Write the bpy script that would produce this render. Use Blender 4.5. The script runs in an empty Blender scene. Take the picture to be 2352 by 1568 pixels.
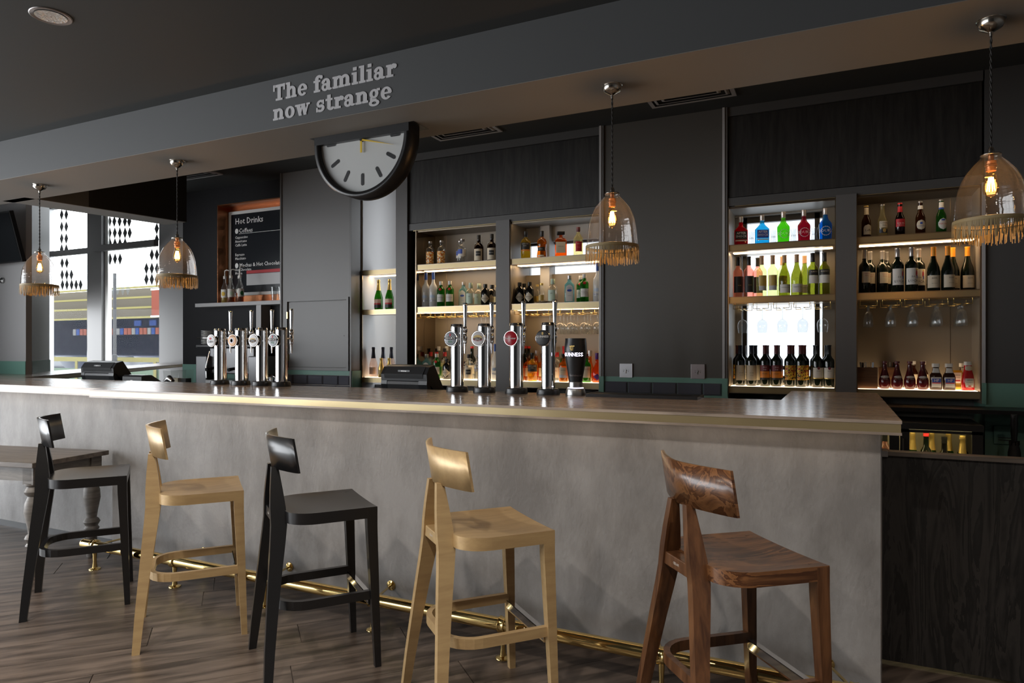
import bpy, bmesh, math, random
from math import pi, sin, cos, radians as R
from mathutils import Vector, Matrix
random.seed(7)
SC = bpy.context.scene
COL = SC.collection

# ------------------------------------------------------------------ camera, sky, exposure
cd = bpy.data.cameras.new('camera'); cam = bpy.data.objects.new('camera', cd); COL.objects.link(cam)
cd.sensor_width = 36.0; cd.lens = 24.0; cd.shift_y = 19 / 2352; cd.clip_end = 200
cam.location = (0, 0, 1.36); cam.rotation_euler = (R(90), 0, R(25.584))
SC.camera = cam
W = bpy.data.worlds.new('overcast_sky'); SC.world = W; W.use_nodes = True
wn = W.node_tree.nodes; wn['Background'].inputs[0].default_value = (0.93, 0.965, 1.0, 1); wn['Background'].inputs[1].default_value = 5.0
vs = SC.view_settings
vs.view_transform = 'Standard'; vs.look = 'None'; vs.gamma = 1.0; vs.use_curve_mapping = False; vs.exposure = 0.65
cy = SC.cycles
cy.max_bounces = 8; cy.diffuse_bounces = 4; cy.glossy_bounces = 4; cy.transmission_bounces = 6; cy.transparent_max_bounces = 24
cy.caustics_reflective = False; cy.caustics_refractive = False; cy.sample_clamp_indirect = 4.0

def portal(name, loc, rot, sx, sy):          # lets the sky light enter by a window opening with less noise
    l = bpy.data.lights.new(name, 'AREA'); l.shape = 'RECTANGLE'; l.size = sx; l.size_y = sy; l.cycles.is_portal = True
    o = bpy.data.objects.new(name, l); COL.objects.link(o); o.location = loc; o.rotation_euler = rot; return o
portal('daylight_portal', (-8.55, -1.25, 1.43), (0, R(-90), 0), 2.74, 7.7)
portal('daylight_portal', (-7.1, -5.95, 1.43), (R(90), 0, 0), 1.8, 2.74)
portal('daylight_portal', (-14.35, 8.24, 1.2), (R(90), 0, R(-29.2)), 3.0, 2.1)
portal('daylight_portal', (-13.6, 8.9, 2.3), (R(-90), 0, 0), 3.4, 4.0)
portal('daylight_portal', (-0.42, 5.9, 1.75), (R(-90), 0, 0), 0.6, 1.3)
portal('daylight_portal', (-2.2, 5.86, 2.2), (R(-90), 0, 0), 0.8, 0.3)

# ------------------------------------------------------------------ materials
MATS = {}
def nodes(name):
    m = bpy.data.materials.new(name); m.use_nodes = True; MATS[name] = m
    return m, m.node_tree.nodes, m.node_tree.links, m.node_tree.nodes['Principled BSDF']
def mat(name, c, rough=.5, metal=0., spec=.5, bump=None, var=None, emit=None, coat=0., sheen=0.):
    m, n, l, b = nodes(name)
    b.inputs['Base Color'].default_value = (*c, 1); b.inputs['Roughness'].default_value = rough
    b.inputs['Metallic'].default_value = metal; b.inputs['Specular IOR Level'].default_value = spec
    if coat: b.inputs['Coat Weight'].default_value = coat; b.inputs['Coat Roughness'].default_value = .1
    if emit: b.inputs['Emission Color'].default_value = (*emit[0], 1); b.inputs['Emission Strength'].default_value = emit[1]
    if var or bump:
        tc = n.new('ShaderNodeTexCoord')
    if var:                       # (scale xyz, second colour, detail)
        mp = n.new('ShaderNodeMapping'); mp.inputs['Scale'].default_value = var[0]; l.new(tc.outputs['Object'], mp.inputs[0])
        t = n.new('ShaderNodeTexNoise'); t.inputs['Scale'].default_value = 1; t.inputs['Detail'].default_value = var[2] if len(var) > 2 else 6
        t.inputs['Roughness'].default_value = .65
        l.new(mp.outputs[0], t.inputs[0])
        r = n.new('ShaderNodeValToRGB'); r.color_ramp.elements[0].position = .38; r.color_ramp.elements[1].position = .62
        r.color_ramp.elements[0].color = (*c, 1); r.color_ramp.elements[1].color = (*var[1], 1)
        l.new(t.outputs[0], r.inputs[0]); l.new(r.outputs[0], b.inputs['Base Color'])
    if bump:                      # (scale xyz, strength, distance)
        mp = n.new('ShaderNodeMapping'); mp.inputs['Scale'].default_value = bump[0]; l.new(tc.outputs['Object'], mp.inputs[0])
        t = n.new('ShaderNodeTexNoise'); t.inputs['Scale'].default_value = 1; t.inputs['Detail'].default_value = 5
        l.new(mp.outputs[0], t.inputs[0])
        bp = n.new('ShaderNodeBump'); bp.inputs['Strength'].default_value = bump[1]; bp.inputs['Distance'].default_value = bump[2]
        l.new(t.outputs[0], bp.inputs['Height']); l.new(bp.outputs[0], b.inputs['Normal'])
    return m
def glassm(name, c, diff=.0, rough=.03, ior=1.45, body=None, bump=None, edge=.92):
    """thin tinted glass: coloured see-through, fresnel gloss, a little milky body"""
    m, n, l, b = nodes(name); n.remove(b)
    out = n['Material Output']
    tr = n.new('ShaderNodeBsdfTransparent'); tr.inputs[0].default_value = (*c, 1)
    gl = n.new('ShaderNodeBsdfGlossy'); gl.inputs[0].default_value = (1, 1, 1, 1); gl.inputs['Roughness'].default_value = rough
    fr = n.new('ShaderNodeLayerWeight'); fr.inputs[0].default_value = .5
    last = tr
    if diff:
        d = n.new('ShaderNodeBsdfDiffuse'); d.inputs[0].default_value = (*(body or c), 1)
        tl = n.new('ShaderNodeBsdfTranslucent'); tl.inputs[0].default_value = (*(body or c), 1)
        a = n.new('ShaderNodeMixShader'); a.inputs[0].default_value = .5; l.new(d.outputs[0], a.inputs[1]); l.new(tl.outputs[0], a.inputs[2])
        x = n.new('ShaderNodeMixShader'); x.inputs[0].default_value = diff; l.new(tr.outputs[0], x.inputs[1]); l.new(a.outputs[0], x.inputs[2]); last = x
    if bump:
        tc = n.new('ShaderNodeTexCoord'); mp = n.new('ShaderNodeMapping'); mp.inputs['Scale'].default_value = bump[0]; l.new(tc.outputs['Object'], mp.inputs[0])
        t = n.new('ShaderNodeTexNoise'); t.inputs['Scale'].default_value = 1; l.new(mp.outputs[0], t.inputs[0])
        bp = n.new('ShaderNodeBump'); bp.inputs['Strength'].default_value = bump[1]; bp.inputs['Distance'].default_value = .01
        l.new(t.outputs[0], bp.inputs['Height']); l.new(bp.outputs[0], gl.inputs['Normal']); l.new(bp.outputs[0], fr.inputs['Normal'])
    p5 = n.new('ShaderNodeMath'); p5.operation = 'POWER'; p5.inputs[1].default_value = 5.; l.new(fr.outputs['Facing'], p5.inputs[0])
    f0 = ((ior - 1) / (ior + 1)) ** 2; fm = n.new('ShaderNodeMath'); fm.operation = 'MULTIPLY_ADD'; fm.inputs[1].default_value = edge - f0; fm.inputs[2].default_value = f0; l.new(p5.outputs[0], fm.inputs[0])
    mx = n.new('ShaderNodeMixShader'); l.new(fm.outputs[0], mx.inputs[0]); l.new(last.outputs[0], mx.inputs[1]); l.new(gl.outputs[0], mx.inputs[2])
    l.new(mx.outputs[0], out.inputs[0]); return m
def emitm(name, c, s):
    m, n, l, b = nodes(name); n.remove(b)
    e = n.new('ShaderNodeEmission'); e.inputs[0].default_value = (*c, 1); e.inputs[1].default_value = s
    l.new(e.outputs[0], n['Material Output'].inputs[0]); return m
def woodm(name, dark, light, scale, rough, axis=0, bump=.15, bands=False, coat=0.):
    m, n, l, b = nodes(name); b.inputs['Roughness'].default_value = rough
    if coat: b.inputs['Coat Weight'].default_value = coat; b.inputs['Coat Roughness'].default_value = .15
    tc = n.new('ShaderNodeTexCoord'); mp = n.new('ShaderNodeMapping')
    s = [scale * 9] * 3; s[axis] = scale; mp.inputs['Scale'].default_value = s
    l.new(tc.outputs['Object'], mp.inputs[0])
    oi = n.new('ShaderNodeObjectInfo'); mu = n.new('ShaderNodeMath'); mu.operation = 'MULTIPLY'; mu.inputs[1].default_value = 37.
    l.new(oi.outputs['Random'], mu.inputs[0])
    cx = n.new('ShaderNodeCombineXYZ'); l.new(mu.outputs[0], cx.inputs[0]); l.new(mu.outputs[0], cx.inputs[1]); l.new(mu.outputs[0], cx.inputs[2])
    l.new(cx.outputs[0], mp.inputs['Location'])
    t = n.new('ShaderNodeTexNoise'); t.inputs['Scale'].default_value = 1; t.inputs['Detail'].default_value = 8; t.inputs['Roughness'].default_value = .6
    t.inputs['Distortion'].default_value = 1.2 if bands else .4
    l.new(mp.outputs[0], t.inputs[0])
    fac = t.outputs[0]
    if bands:
        w = n.new('ShaderNodeMath'); w.operation = 'MULTIPLY'; w.inputs[1].default_value = 6.; l.new(t.outputs[0], w.inputs[0])
        f = n.new('ShaderNodeMath'); f.operation = 'FRACT'; l.new(w.outputs[0], f.inputs[0]); fac = f.outputs[0]
    r = n.new('ShaderNodeValToRGB'); r.color_ramp.elements[0].position = .2 if bands else .37; r.color_ramp.elements[1].position = .8 if bands else .64
    r.color_ramp.elements[0].color = (*dark, 1); r.color_ramp.elements[1].color = (*light, 1)
    l.new(fac, r.inputs[0]); l.new(r.outputs[0], b.inputs['Base Color'])
    bp = n.new('ShaderNodeBump'); bp.inputs['Strength'].default_value = bump; bp.inputs['Distance'].default_value = .002
    l.new(t.outputs[0], bp.inputs['Height']); l.new(bp.outputs[0], b.inputs['Normal'])
    return m

mat('paint', (.122, .12, .118), .42, bump=((60, 60, 60), .05, .002))
mat('paint_dark', (.075, .075, .075), .5)
mat('paint_light', (.42, .42, .425), .5)
mat('ceiling_paint', (.038, .041, .041), .7)
mat('beam_paint', (.082, .084, .086), .6); mat('soffit_tone', (.21, .20, .185), .6); mat('column_paint_dim', (.092, .087, .079), .45); mat('pier_paint_lit', (.15, .149, .148), .42)  # pier lighter, column darker: the bay's daylight put into their greys
mat('teal', (.16, .33, .27), .5)
mat('black', (.012, .012, .013), .35); mat('black_matt', (.015, .015, .016), .7); mat('charcoal', (.035, .037, .04), .4)
woodm('header_wood', (.012, .012, .012), (.03, .029, .027), 3, .5, 2, .5)
woodm('gate_wood', (.007, .0065, .006), (.027, .024, .022), 1.6, .5, 2, .5, True)
woodm('bar_wood', (.27, .215, .175), (.50, .405, .33), 2.2, .2, 0, .12)
woodm('table_wood', (.09, .075, .065), (.17, .145, .125), 2.5, .4, 0, .2)
mat('table_leg', (.12, .11, .10), .45, var=((8, 8, 60), (.19, .175, .16)))
woodm('floor_wood', (.034, .025, .020), (.145, .113, .092), 1.9, .36, 0, .3)
woodm('stool_brown', (.062, .023, .009), (.175, .077, .03), 1.1, .3, 1, .1, True, .3); woodm('stool_brown_leg', (.060, .023, .009), (.15, .065, .026), 4, .3, 2, .1, False, .3)
mat('stool_black', (.010, .010, .011), .28); mat('stool_gold', (.53, .375, .19), .36, .3, var=((30, 4, 30), (.45, .31, .155)))
mat('concrete', (.205, .196, .19), .6, var=((2.6, 2.6, 1.2), (.335, .325, .318), 9), bump=((70, 70, 45), .6, .004))
mat('brass_satin', (.46, .365, .20), .3, .62); mat('brass', (.83, .62, .26), .1, 1.); mat('brass_wire', (.86, .62, .22), .2, 1.)
mat('bronze', (.33, .27, .2), .3, 1.); mat('bronze_mirror', (.42, .36, .29), .07, 1.)
mat('chrome', (.82, .82, .83), .06, 1.); mat('steel', (.45, .45, .45), .3, 1.); mat('steel_dark', (.20, .20, .205), .42, 1.); mat('nickel', (.5, .47, .42), .18, 1.)
mat('niche_back', (.21, .18, .14), .4); mat('niche_top', (.34, .33, .31), .4)
mat('mirror_blue', (.62, .72, .78), .05, 1.)
mat('copper', (.45, .19, .09), .3, 1., bump=((70, 70, 70), .6, .004))
mat('white', (.78, .78, .76), .45); mat('offwhite', (.62, .60, .55), .5); mat('grey_letter', (.62, .61, .62), .55)
mat('dial', (.56, .57, .56), .4); mat('yellow', (.75, .5, .03), .4)
mat('tile', (.105, .11, .135), .08, 0, .6); mat('grout', (.5, .47, .43), .7)
mat('screen', (.012, .014, .016), .08); mat('plastic', (.02, .022, .025), .33)
mat('lamp_rim', (.36, .33, .32), .3, .6); mat('reflector', (.8, .75, .7), .12, 1., bump=((90, 90, 90), .8, .01))
mat('cord', (.02, .018, .016), .6)
mat('fringe', (.30, .22, .10), .6); mat('band', (.36, .27, .13), .5)
glassm('pendant_glass', (.93, .925, .92), .012, .04, 1.75, (.8, .75, .7), ((9, 9, 40), .35))
glassm('clear', (.93, .94, .93), .05, .04, 1.5, (.9, .9, .88)); glassm('window_pane', (.97, .98, .98), 0, .01, 1.1, None, None, .12)
glassm('fridge_pane', (.85, .85, .83), 0, .02, 1.3); glassm('window_tint', (.44, .45, .46), 0, .05, 1.3)
glassm('wine_glass', (.86, .875, .88), .05, .02, 1.6, (.9, .9, .9)); glassm('bulb_glass', (1., .8, .5), 0, .02, 1.3)
emitm('filament', (1., .62, .25), 60.); emitm('led_warm', (1., .72, .42), 7.); emitm('led_shelf', (1., .68, .37), 9.); emitm('led_base', (1., .72, .43), 2.6)
emitm('lit_white', (.85, .8, 1.), 2.2); emitm('fridge_light', (1., .82, .42), 9.)

# ------------------------------------------------------------------ mesh helpers
def crease(pr, eps=.0012):
    """support points beside sharp bends of a profile, so that long straight runs shade straight"""
    V = [Vector((float(a), float(b))) for a, b in pr]; out = [V[0]]
    def sharp(i): return 0 < i < len(V) - 1 and (V[i] - V[i - 1]).length > 1e-9 and (V[i + 1] - V[i]).length > 1e-9 and (V[i] - V[i - 1]).angle(V[i + 1] - V[i]) > .6
    for i in range(len(V) - 1):
        d = V[i + 1] - V[i]; L = d.length
        if L > .008:
            if sharp(i): out.append(V[i] + d * (eps / L))
            if sharp(i + 1): out.append(V[i + 1] - d * (eps / L))
        out.append(V[i + 1])
    return [(p.x, p.y) for p in out]
class MB:
    def __init__(s): s.v = []; s.f = []; s.sm = []
    def add(s, v, f, smooth=False, M=None):
        b = len(s.v)
        s.v += [tuple(M @ Vector(p)) for p in v] if M else [tuple(p) for p in v]
        s.f += [tuple(b + i for i in q) for q in f]; s.sm += [smooth] * len(f); return s
    def box(s, x0, x1, y0, y1, z0, z1, M=None):
        v = [(x, y, z) for z in (z0, z1) for y in (y0, y1) for x in (x0, x1)]
        return s.add(v, [(0, 2, 3, 1), (4, 5, 7, 6), (0, 1, 5, 4), (2, 6, 7, 3), (0, 4, 6, 2), (1, 3, 7, 5)], False, M)
    def prism(s, poly, z0, z1, M=None):      # poly in xy, counter-clockwise
        n = len(poly); v = [(*p, z0) for p in poly] + [(*p, z1) for p in poly]
        f = [tuple(range(n - 1, -1, -1)), tuple(range(n, 2 * n))] + [(i, (i + 1) % n, n + (i + 1) % n, n + i) for i in range(n)]
        return s.add(v, f, False, M)
    def loft(s, rings, caps=True, smooth=True, close=True, M=None):
        n = len(rings[0]); v = [p for r in rings for p in r]; f = []
        for j in range(len(rings) - 1):
            for i in range(n if close else n - 1):
                k = (i + 1) % n; f.append((j * n + i, j * n + k, (j + 1) * n + k, (j + 1) * n + i))
        s.add(v, f, smooth, M)
        if caps: s.add(rings[0], [tuple(range(n - 1, -1, -1))], False, M); s.add(rings[-1], [tuple(range(n))], False, M)
        return s
    def lathe(s, prof, n=24, caps=True, M=None, smooth=True):    # prof: (r, z)
        if prof[0][1] > prof[-1][1]: prof = prof[::-1]
        prof = crease(prof)
        return s.loft([[(r * cos(2 * pi * i / n), r * sin(2 * pi * i / n), z) for i in range(n)] for r, z in prof], caps, smooth, True, M)
    def tube(s, path, r, n=8, M=None, closed=False):
        P = [Vector(p) for p in path]; rings = []; up = None
        rs = r if isinstance(r, (list, tuple)) else [r] * len(P)
        for i, p in enumerate(P):
            a = P[i - 1] if i or closed else P[i]; c = P[(i + 1) % len(P)] if i < len(P) - 1 or closed else P[i]
            t = (c - a).normalized()
            if up is None: up = t.orthogonal().normalized()
            up = (up - t * up.dot(t)).normalized(); w = t.cross(up)
            rings.append([tuple(p + (up * cos(2 * pi * k / n) + w * sin(2 * pi * k / n)) * rs[i]) for k in range(n)])
        if closed: rings.append(rings[0])
        return s.loft(rings, not closed, True, True, M)
    def sphere(s, c, r, n=12, m=8, M=None, sz=1):
        pr = [(max(1e-5, r * sin(pi * j / m)), c[2] - r * sz * cos(pi * j / m)) for j in range(m + 1)]
        return s.lathe(pr, n, False, (M or Matrix()) @ Matrix.Translation((c[0], c[1], 0)))
    def mesh(s, name):
        me = bpy.data.meshes.new(name); me.from_pydata(s.v, [], s.f); me.polygons.foreach_set('use_smooth', s.sm); me.update(); return me
def obj(name, mb, m, parent=None, loc=None, rot=None):
    me = mb.mesh(name) if isinstance(mb, MB) else mb
    o = bpy.data.objects.new(name, me); COL.objects.link(o)
    if m and not me.materials: me.materials.append(MATS[m])
    if parent: o.parent = parent
    if loc: o.location = loc
    if rot: o.rotation_euler = rot
    return o
def tag(o, label, cat, group=None):
    o['label'] = label; o['category'] = cat
    if group: o['group'] = group
    return o
def thing(name, label, cat, loc=(0, 0, 0), rz=0, group=None):
    o = bpy.data.objects.new(name, None); COL.objects.link(o); o.location = loc; o.rotation_euler = (0, 0, rz); o.empty_display_size = .05
    return tag(o, label, cat, group)
def struct(name, mb=None, m=None, parent=None):
    if mb is None:
        o = bpy.data.objects.new(name, None); COL.objects.link(o); o.empty_display_size = .05
    else: o = obj(name, mb, m, parent)
    if not parent: o['kind'] = 'structure'
    return o
def dup(root, loc, rz, label, group=None):
    r = root.copy(); COL.objects.link(r); r.location = loc; r.rotation_euler = (0, 0, rz); r['label'] = label
    if group: r['group'] = group
    for ch in KIDS.get(root.name, ()):
        c = ch.copy(); COL.objects.link(c); c.parent = r
        for g in KIDS.get(ch.name, ()):
            d = g.copy(); COL.objects.link(d); d.parent = c
    return r
KIDS = {}
def bx(*a): return MB().box(*a)
def rbox(x0, x1, y0, y1, z0, z1, b=.004, seg=2):
    """box with bevelled edges"""
    bm = bmesh.new(); bmesh.ops.create_cube(bm, size=1)
    bmesh.ops.scale(bm, vec=(x1 - x0, y1 - y0, z1 - z0), verts=bm.verts); bmesh.ops.translate(bm, vec=((x0 + x1) / 2, (y0 + y1) / 2, (z0 + z1) / 2), verts=bm.verts)
    bmesh.ops.bevel(bm, geom=bm.edges[:], offset=b, segments=seg, profile=.5, affect='EDGES')
    m = MB(); bm.verts.ensure_lookup_table(); m.add([tuple(v.co) for v in bm.verts], [tuple(v.index for v in f.verts) for f in bm.faces]); bm.free(); return m
_T = {}
def text2d(s, size=1., align='CENTER', bold=0.):
    """flat lettering outline as (verts, faces) in xy"""
    k = (s, align, bold)
    if k not in _T:
        c = bpy.data.curves.new('lettering', 'FONT'); c.body = s; c.size = 1; c.align_x = align; c.align_y = 'CENTER'; c.resolution_u = 1; c.offset = bold; c.fill_mode = 'FRONT'
        o = bpy.data.objects.new('lettering', c); me = bpy.data.meshes.new_from_object(o)
        _T[k] = ([tuple(v.co) for v in me.vertices], [tuple(p.vertices) for p in me.polygons])
        bpy.data.objects.remove(o); bpy.data.curves.remove(c); bpy.data.meshes.remove(me)
    v, f = _T[k]; return [(x * size, y * size) for x, y, z in v], f
def flat_text(name, s, m, parent, x, y, z, size, align='CENTER', bold=0., sx=1.):
    """lettering on a face that looks towards -Y"""
    v, f = text2d(s, size, align, bold)
    return obj(name, MB().add([(x + a * sx, y, z + b) for a, b in v], f), m, parent)
def txt(mb, s, x, y, z, size, align='CENTER', bold=0., sx=1.):
    v, f = text2d(s, size, align, bold); return mb.add([(x + a * sx, y, z + b) for a, b in v], f)

# positions along the shelves and the bar (metres)
DIA_DARK = [(-14.985, 4.246), (-14.825, 4.233), (-14.985, 3.989), (-14.825, 3.977), (-14.985, 3.736), (-14.825, 3.725), (-14.985, 3.506), (-14.825, 3.496), (-14.038, 3.986), (-14.038, 3.736), (-14.038, 3.526), (-13.405, 3.974), (-13.254, 3.962), (-13.09, 3.949), (-12.928, 3.935), (-12.796, 3.925), (-13.405, 3.739), (-13.239, 3.727), (-13.081, 3.715), (-12.922, 3.703), (-12.781, 3.693), (-13.396, 3.523), (-13.236, 3.512), (-13.081, 3.501), (-12.922, 3.491), (-11.983, 3.718), (-11.983, 3.503), (-14.967, 3.211), (-14.809, 3.202), (-14.967, 2.962), (-14.809, 2.954), (-14.65, 2.946), (-14.956, 2.748), (-14.804, 2.741), (-14.642, 2.735), (-14.49, 2.728), (-14.342, 2.722), (-13.388, 3.209), (-13.231, 3.2), (-13.076, 3.191), (-12.125, 3.218), (-11.98, 3.209), (-12.283, 2.957), (-12.125, 2.949), (-11.976, 2.941), (-12.283, 2.744), (-12.125, 2.737), (-11.98, 2.731)]
DIA_PALE = [(-14.409, 2.883), (-14.256, 2.876), (-14.105, 2.869), (-13.304, 2.832), (-13.154, 2.825), (-12.994, 2.818), (-12.837, 2.81), (-14.105, 2.617), (-13.409, 2.591), (-13.304, 2.587), (-13.154, 2.581), (-12.994, 2.575), (-12.837, 2.569), (-14.409, 3.057), (-14.256, 3.05), (-14.105, 3.042)]
ROWS = {
  'Ct': [('print', -3.519, 5.543), ('print', -3.394, 5.543), ('blue_label', -3.246, 5.64), ('blue_label', -3.168, 5.545), ('rum', -2.995, 5.547), ('rum', -2.86, 5.547)],
  'Cm': [('goose', -3.568, 5.542), ('goose', -3.484, 5.542), ('green_gin', -3.398, 5.54), ('green_gin', -3.3, 5.54), ('blue_gin', -3.21, 5.64), ('pale_gin', -3.082, 5.549), ('pale_gin', -3.042, 5.64), ('black_gin', -2.925, 5.543), ('black_gin', -2.907, 5.64), ('tonic', -2.806, 5.54)],
  'Cb': [('red_cap', -3.569, 5.629), ('pirate', -3.458, 5.745), ('blue_gin', -3.561, 5.544), ('cream_liqueur', -3.571, 5.741), ('red_cap', -3.49, 5.608), ('pirate', -3.513, 5.687), ('green_gin', -3.445, 5.54), ('red_cap', -3.393, 5.602), ('cream_liqueur', -3.436, 5.669), ('black_gin', -3.333, 5.543), ('dark_tall', -3.368, 5.725), ('clear_rum', -3.098, 5.546), ('pirate', -3.242, 5.72), ('vodka', -3.004, 5.542), ('dark_tall', -3.162, 5.72), ('pirate', -3.082, 5.72), ('red_cap', -2.989, 5.64), ('goose', -2.821, 5.542)],
  'Dt': [('park', -2.519, 5.546), ('waist', -2.363, 5.547), ('amaretto', -2.186, 5.551), ('tequila', -2.022, 5.543)],
  'Dm': [('black_gin', -2.577, 5.543), ('black_gin', -2.577, 5.64), ('black_gin', -2.481, 5.543), ('tonic', -2.448, 5.64), ('tonic', -2.363, 5.54), ('pale_gin', -2.26, 5.549), ('blue_gin', -2.103, 5.544), ('green_gin', -2.034, 5.64), ('green_gin', -1.966, 5.54), ('goose', -1.847, 5.542)],
  'Db': [('dark_tall', -2.58, 5.745), ('whisky', -2.577, 5.543), ('dark_tall', -2.58, 5.665), ('whisky', -2.52, 5.608), ('park', -2.455, 5.546), ('decanter', -2.49, 5.72), ('whisky', -2.397, 5.64), ('dark_tall', -2.337, 5.72), ('red_cap', -2.259, 5.64), ('livet', -2.158, 5.543), ('red_neck', -2.22, 5.72), ('whisky', -2.069, 5.543), ('decanter', -2.081, 5.72), ('irish', -1.948, 5.543), ('decanter', -1.977, 5.72), ('purple', -1.855, 5.551)],
  'Bt': [('champagne', -4.217, 5.67), ('champagne', -4.083, 5.67)],
  'Bb': [('sparkling', -4.289, 5.68), ('gold', -4.166, 5.645), ('sparkling', -4.198, 5.72), ('gold', -4.07, 5.645), ('sparkling', -4.095, 5.72)],
  'Et': [('shock_red', -0.686, 5.551), ('shot', -0.607, 5.54), ('shock_blue', -0.531, 5.551), ('shot', -0.45, 5.54), ('sour_green', -0.379, 5.548), ('shot', -0.307, 5.539), ('sour_red', -0.236, 5.548), ('shot', -0.164, 5.54), ('sour_blue', -0.09, 5.547)],
  'Em': [('rose', -0.706, 5.54), ('rose', -0.627, 5.54), ('rose', -0.571, 5.64), ('white', -0.533, 5.54), ('white', -0.454, 5.54), ('white', -0.392, 5.64), ('chard', -0.371, 5.543), ('chard', -0.285, 5.543), ('chard', -0.235, 5.64), ('white_black', -0.175, 5.54), ('white_black', -0.096, 5.54)],
  'Eb': [('wine_art', -0.721, 5.64), ('wine_cream', -0.691, 5.54), ('wine_cream', -0.683, 5.72), ('wine_cream', -0.608, 5.54), ('wine_cream', -0.59, 5.64), ('wine_red', -0.509, 5.54), ('wine_red', -0.504, 5.64), ('wine_red', -0.428, 5.54), ('wine_red', -0.425, 5.64), ('wine_art', -0.335, 5.54), ('wine_art', -0.321, 5.64), ('wine_art', -0.256, 5.54), ('wine_art', -0.239, 5.64), ('wine_shield', -0.144, 5.54), ('wine_shield', -0.16, 5.64), ('wine_shield', -0.066, 5.54), ('wine_shield', -0.081, 5.64)],
  'Ft': [('beer_abbey', 0.178, 5.54), ('beer_pale', 0.281, 5.54), ('beer_red', 0.39, 5.54), ('beer_white', 0.514, 5.54), ('beer_green', 0.638, 5.54)],
  'Fm': [('red_small', 0.167, 5.54), ('red_small', 0.206, 5.64), ('red_small', 0.285, 5.64), ('red_small', 0.318, 5.72), ('red_art', 0.374, 5.543), ('red_art', 0.461, 5.543), ('red_art', 0.513, 5.64), ('pinot', 0.593, 5.543), ('pinot', 0.678, 5.543), ('pinot', 0.719, 5.64), ('pinot', 0.805, 5.64)],
  'Fb': [('vinegar', 0.294, 5.54), ('vinegar', 0.372, 5.54), ('vinegar', 0.45, 5.54), ('vinegar', 0.528, 5.54), ('oil', 0.486, 5.72), ('oil', 0.549, 5.72), ('brown_sauce', 0.606, 5.54), ('brown_sauce', 0.684, 5.54), ('mustard', 0.738, 5.64), ('brown_sauce', 0.791, 5.72), ('ketchup', 0.793, 5.54), ('jar', 0.814, 5.64)],
}
HANG_E = [(-0.679, 5.6), (-0.534, 5.6), (-0.389, 5.6), (-0.247, 5.6), (-0.109, 5.6)]
HANG_F = [(0.192, 5.53), (0.192, 5.605), (0.192, 5.68), (0.333, 5.53), (0.333, 5.605), (0.333, 5.68), (0.469, 5.53), (0.469, 5.605), (0.469, 5.68), (0.615, 5.53), (0.615, 5.605), (0.615, 5.68), (0.758, 5.53), (0.758, 5.605), (0.758, 5.68)]
HANG_D = [(-2.309, 5.6), (-2.182, 5.53), (-2.182, 5.615), (-2.182, 5.7), (-2.086, 5.53), (-2.086, 5.615), (-2.086, 5.7), (-1.963, 5.53), (-1.963, 5.615), (-1.963, 5.7), (-1.846, 5.53), (-1.846, 5.615), (-1.846, 5.7)]
HANG_C = [(-2.958, 5.53), (-2.958, 5.615), (-2.958, 5.7)]
FONT_L = [(-4.197, 0), (-3.981, 0), (-3.774, 0), (-3.586, 0)]
FONT_R = [-2.14, -1.95, -1.733, -1.528]
STOUT_X = -1.362

# ------------------------------------------------------------------ room shell
# floor: slab with every plank in sight laid on it
fl = struct('floor', bx(-8.7, 2.7, -6.1, 6.4, -.2, -.006), 'floor_wood')
PL = bx(-.648, .648, -.1118, .1118, -.0055, 0).mesh('plank'); PL.materials.append(MATS['floor_wood'])
ca, sa = cos(R(47.5)), sin(R(47.5)); rw = random.Random(3)
for j in range(-30, 40):
    off = rw.random() * 1.3
    for i in range(-8, 9):
        a, b = i * 1.3 + off, j * .2255
        x, y = a * ca - b * sa - 2.5, a * sa + b * ca + 1.0
        if -6.3 < x < 1.4 and .9 < y < 3.35:
            p = obj('plank', PL, None, fl, (x, y, 0), (0, 0, R(47.5)))
struct('floor_bay', bx(-16.5, -7.0, 2.5, 9.2, -.2, -.01), 'floor_wood', fl).name = 'slab'

ce = struct('ceiling', bx(-8.7, 2.7, -6.1, 2.99, 2.926, 3.0), 'ceiling_paint')
cb = struct('ceiling_bar', bx(-7.05, 2.7, 3.4, 6.4, 3.22, 3.32), 'ceiling_paint')
struct('ceiling_bay', bx(-16.5, -6.2, 2.9, 9.3, 4.6, 4.7), 'paint_light')
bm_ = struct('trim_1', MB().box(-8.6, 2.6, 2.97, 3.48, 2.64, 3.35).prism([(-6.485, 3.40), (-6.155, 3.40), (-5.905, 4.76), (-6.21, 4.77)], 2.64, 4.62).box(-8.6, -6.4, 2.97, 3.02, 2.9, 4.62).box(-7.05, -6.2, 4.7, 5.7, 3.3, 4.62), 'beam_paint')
mat('shade_black', (.02, .02, .02), .6, 0, .2)
obj('soffit', MB().box(-8.6, 2.6, 2.972, 3.478, 2.637, 2.64).prism([(-6.483, 3.40), (-6.157, 3.40), (-5.907, 4.758), (-6.208, 4.768)], 2.637, 2.64), 'soffit_tone', bm_)  # underside coloured lighter than the beam face
# unlit inner face of the bulkhead: its shade put on as a dark sheet
obj('bulkhead_shade', MB().prism([(-6.153, 3.484), (-6.145, 3.484), (-5.893, 4.76), (-5.903, 4.76)], 2.642, 3.22), 'shade_black', bm_)

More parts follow.
